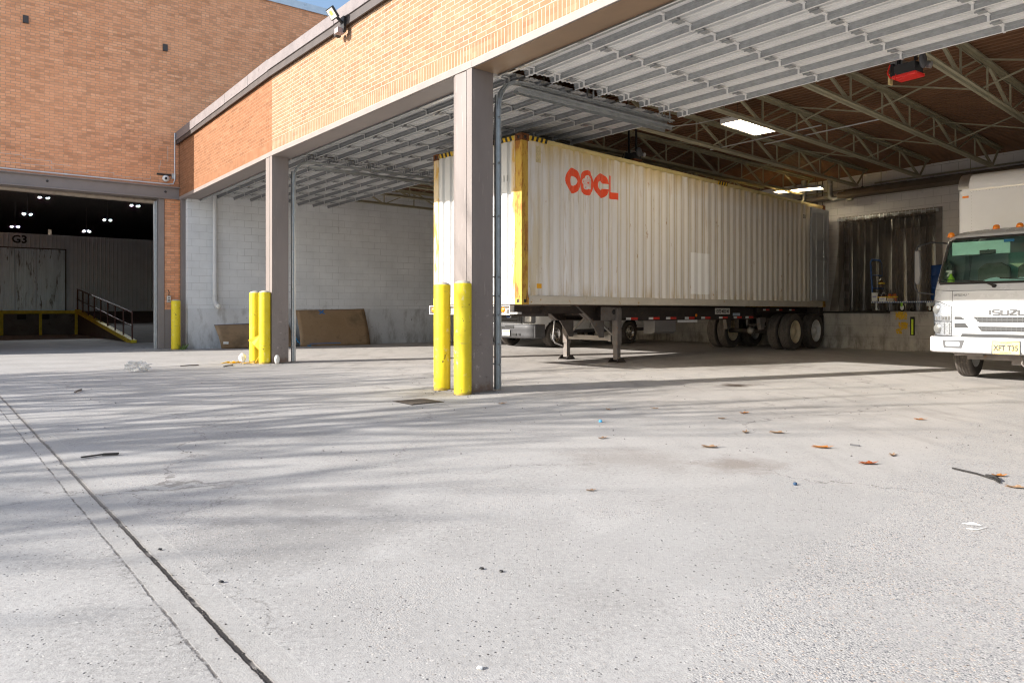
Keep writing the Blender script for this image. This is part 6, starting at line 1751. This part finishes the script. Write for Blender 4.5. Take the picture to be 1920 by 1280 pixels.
for (px, py, s_, c_, lab, rz, sd_) in (
    (1628, 870, .155, lr, 'dark rust oak leaf, the largest and reddest on the apron, lying right of centre', .15, 1),
    (1541, 840, .17, lo_, 'bright orange leaf just behind and left of the large rust leaf', -.25, 2),
    (1332, 839, .16, lb, 'tan curled leaf nearly centred before the container, left of the orange leaf', .1, 3),
    (1458, 812, .16, lb, 'long tan leaf in the row behind the orange leaf', .0, 4),
    (1396, 775, .13, lo_, 'small orange leaf behind the others near the lit strip of floor', .5, 5),
    (1397, 811, .12, lb, 'small tan leaf between the tan curled leaf and the lit floor', 1.1, 6),
    (1726, 787, .14, lo_, 'thin orange leaf lying in front of the truck wheel', .1, 7),
    (1673, 854, .11, lb, 'grey brown curled leaf right of the large rust leaf', .9, 8),
    (1874, 893, .12, lo_, 'orange leaf at the right picture edge beside the black wire', .2, 9),
    (1905, 915, .13, lb, 'yellowish tan leaf at the far right edge of the apron', -.2, 10),
    (1108, 920, .07, lb, 'small brown leaf alone on the grey apron left of centre front', .4, 11),
    (1130, 822, .11, lb, 'brown leaf on the apron near the blue bottle cap', .7, 12),
    (942, 757, .13, lb, 'brown leaf just right of the drain in front of the front pier', .7, 13),
    (1140, 768, .11, lb, 'tan leaf in the row behind the blue bottle cap', 1.9, 14),
    (1227, 766, .10, lb, 'small tan leaf on the apron below the trailer legs', 2.6, 15),
    (1354, 785, .10, lb, 'thin tan leaf left of the small orange leaf', .3, 16)):
    leaf(gp(px, py), s_*.62, c_, lab, rz, .38, sd_)
m = MB(); m.lathe([(0, 0), (.016, 0), (.018, .004), (.018, .016), (.015, .02), (0, .021)], n=16); build('bottle_cap', m, paint('sky_blue_plastic', (.08, .42, .75), .4), None, Matrix.Translation(gp(1126, 791)) @ Matrix.Scale(.95, 4), 'sky blue bottle cap lying on the apron before the container', 'bottle cap')
m = MB(); m.lathe([(0, 0), (.014, 0), (.015, .018), (.012, .022), (0, .022)], n=14); build('bottle_cap', m, paint('dark_blue_cap', (.02, .06, .13), .4), None, Matrix.Translation(gp(1491, 909)) @ Matrix.Scale(.75, 4), 'dark blue bottle cap alone on the smooth grey patch', 'bottle cap')
m = MB(); a = gp(152, 860); b = gp(185, 857); c_ = gp(222, 853); d = Vector((0, 0, .012))
b = b+Vector((0, .05, 0)); m.beam(a+d, b+d, .022, .008); m.beam(b+d, c_+d, .032, .012); build('rubber_strip', m, M['rubber'], None, I4, 'black rubber strip lying on the shadowed apron at the left', 'scrap')
m = MB(); m.tube([gp(1786, 877, .01), gp(1830, 887, .01), gp(1862, 897, .012), gp(1874, 904, .01)], .006, 6); m.tube([gp(1848, 891, .012), gp(1866, 893, .014), gp(1874, 900, .012)], .010, 6); build('wiper_blade', m, M['rubber'], None, I4, 'broken black wiper blade at the right edge of the apron', 'wiper blade')
m = MB(); q = gp(1803, 982); m.add([q+Vector((0, 0, .004)), q+Vector((.05, -.005, .012)), q+Vector((.075, -.04, .006)), q+Vector((.03, -.03, .004))], [(0, 1, 2, 3)]); m.tube([gp(1812, 990, .004), gp(1832, 992, .006), gp(1850, 988, .004)], .0022, 5)
build('paper_scrap', m, M['whitetape'], None, I4, 'small torn white paper scrap with a twig on the rough aggregate', 'scrap')
m = MB(); m.beam(gp(1594, 833, .008), gp(1612, 835, .008), .012, .010); build('wood_chip', m, M['bumpgrey'], None, I4, 'small dark stick lying between the orange leaf and the lit floor', 'stick')
for i, (a, b, lab) in enumerate((((338, 686), (372, 684), 'thin grey stick on the apron beyond the plastic bag'), ((419, 687), (436, 684), 'short brown stick left of the middle bollards'), ((140, 735), (152, 730), 'small bent twig on the shadowed apron at far left'))):
    m = MB(); m.tube([gp(*a, .012), gp((a[0]+b[0])/2, (a[1]+b[1])/2-.4, .02), gp(*b, .012)], .012, 6); build('stick', m, M['chasrust'], None, I4, lab, 'stick')
for i, (px, py, lab) in enumerate(((903, 1067, 'dark flat pebble right of centre in the foreground'), (940, 1072, 'smaller dark pebble right of the flat one in the foreground'), (850, 1092, 'dark pebble')[:3] if False else (415, 1092, 'small dark pebble beside the right edge of the joint strip'), (300, 1031, 'black debris clump in the broken joint at left foreground'), (900, 1254, 'white chip of stone near the bottom edge'))):
    crumple('pebble', gp(px, py), .0085 if 'white' not in lab else .009, M['black'] if 'white' not in lab else M['whitetape'], lab, 'pebble', (1.2, 1, .5), 20+i, 2, .3)
rd = random.Random(31); m = MB()
for i in range(420):
    y = rd.uniform(2.0, 12); x = rd.uniform(-.75*y, .75*y)
    r = rd.uniform(.0018, .005)*(1 if y < 5 else 1.9)
    a = rd.uniform(0, 6.3); vs = [(x+r*math.cos(a+k*2.1)*rd.uniform(.6, 1.5), y+r*math.sin(a+k*2.1)*rd.uniform(.6, 1.5), .001) for k in range(3)]+[(x, y, r*.9)]
    m.add(vs, [(0, 1, 3), (1, 2, 3), (2, 0, 3)])
for i in range(330):
    if i < 190:
        y = rd.uniform(1.9, 7.0); pl_ = .755+rd.gauss(0, .02); x = (pl_-y*.6394)/.7689; r = rd.uniform(.0015, .005)
    else:
        a0 = rd.uniform(0, 6.3); q = rd.uniform(.0, .5); cx_, cy_ = rd.choice(((-.6, 8.95), (-.9, 9.4), (-4.95, 14.1), (-5.2, 14.4), (-9.1, 19.3))); x = cx_+math.cos(a0)*q; y = cy_+math.sin(a0)*q*.8; r = rd.uniform(.004, .014)
    a = rd.uniform(0, 6.3); vs = [(x+r*math.cos(a+k*2.1)*rd.uniform(.6, 1.5), y+r*math.sin(a+k*2.1)*rd.uniform(.6, 1.5), .001) for k in range(3)]+[(x, y, r*.9)]
    m.add(vs, [(0, 1, 3), (1, 2, 3), (2, 0, 3)])
build('grit', m, paint('dark_grit', (.07, .06, .055), .8, 0, .5, 3), None, I4, 'dark grit and crumbs scattered over the concrete apron', 'grit', kind='stuff')

# ---------------------------------------------------------------- bare trees out of frame that cast the streaky shadows
def tree(loc, h, seed, label):
    rd = random.Random(seed); t = empty('bare_tree', label, 'tree', loc, rd.uniform(0, 6))
    trunk = MB(); br = MB()
    def grow(mb, p, d, l, r, lev):
        n = 5; pts = [p.copy()]; rr = [r]
        for i in range(n):
            d = (d+Vector((rd.uniform(-1, 1), rd.uniform(-1, 1), rd.uniform(-.25, .55)))*.13).normalized(); p = p+d*l/n; pts.append(p.copy()); rr.append(r*(1-(i+1)/n*(.55 if lev < 3 else .8)))
        mb.tube(pts, rr, 8 if lev == 0 else 5)
        if lev >= 3: return
        k = (9, 7, 5)[lev]
        for i in range(k):
            f = rd.uniform(.35, 1) if lev else rd.uniform(.42, 1)
            q = pts[min(n, int(f*n))]; a = rd.uniform(0, 6.3); up = (.9, .7, .5)[lev]
            grow(br, q, (Vector((math.cos(a), math.sin(a), up+rd.uniform(0, .6)))).normalized(), l*rd.uniform(.45, .68), rr[min(n, int(f*n))]*.62, lev+1)
    grow(trunk, Vector((0, 0, 0)), Vector((0, 0, 1)), h*.55, h*.016, 0)
    build('trunk', trunk, M['bark'], t); build('branches', br, M['bark'], t)
M['bark'] = paint('grey_brown_bark', (.10, .08, .065), .9, 0, .25, 6)
for (x, y), h, sd_, lab in (((-14.4, -1.0), 8.2, 4, 'bare tree off the left edge, the one nearest the viewpoint'), ((-15.4, 1.2), 12.2, 11, 'bare tree second along the yard edge at far left'),
        ((-17.0, 4.0), 12.0, 23, 'bare tree third along the yard edge at far left'), ((-18.6, 7.0), 11.0, 31, 'bare tree off the left edge nearest the warehouse tower')):
    tree((x, y, 0), h, sd_, lab)
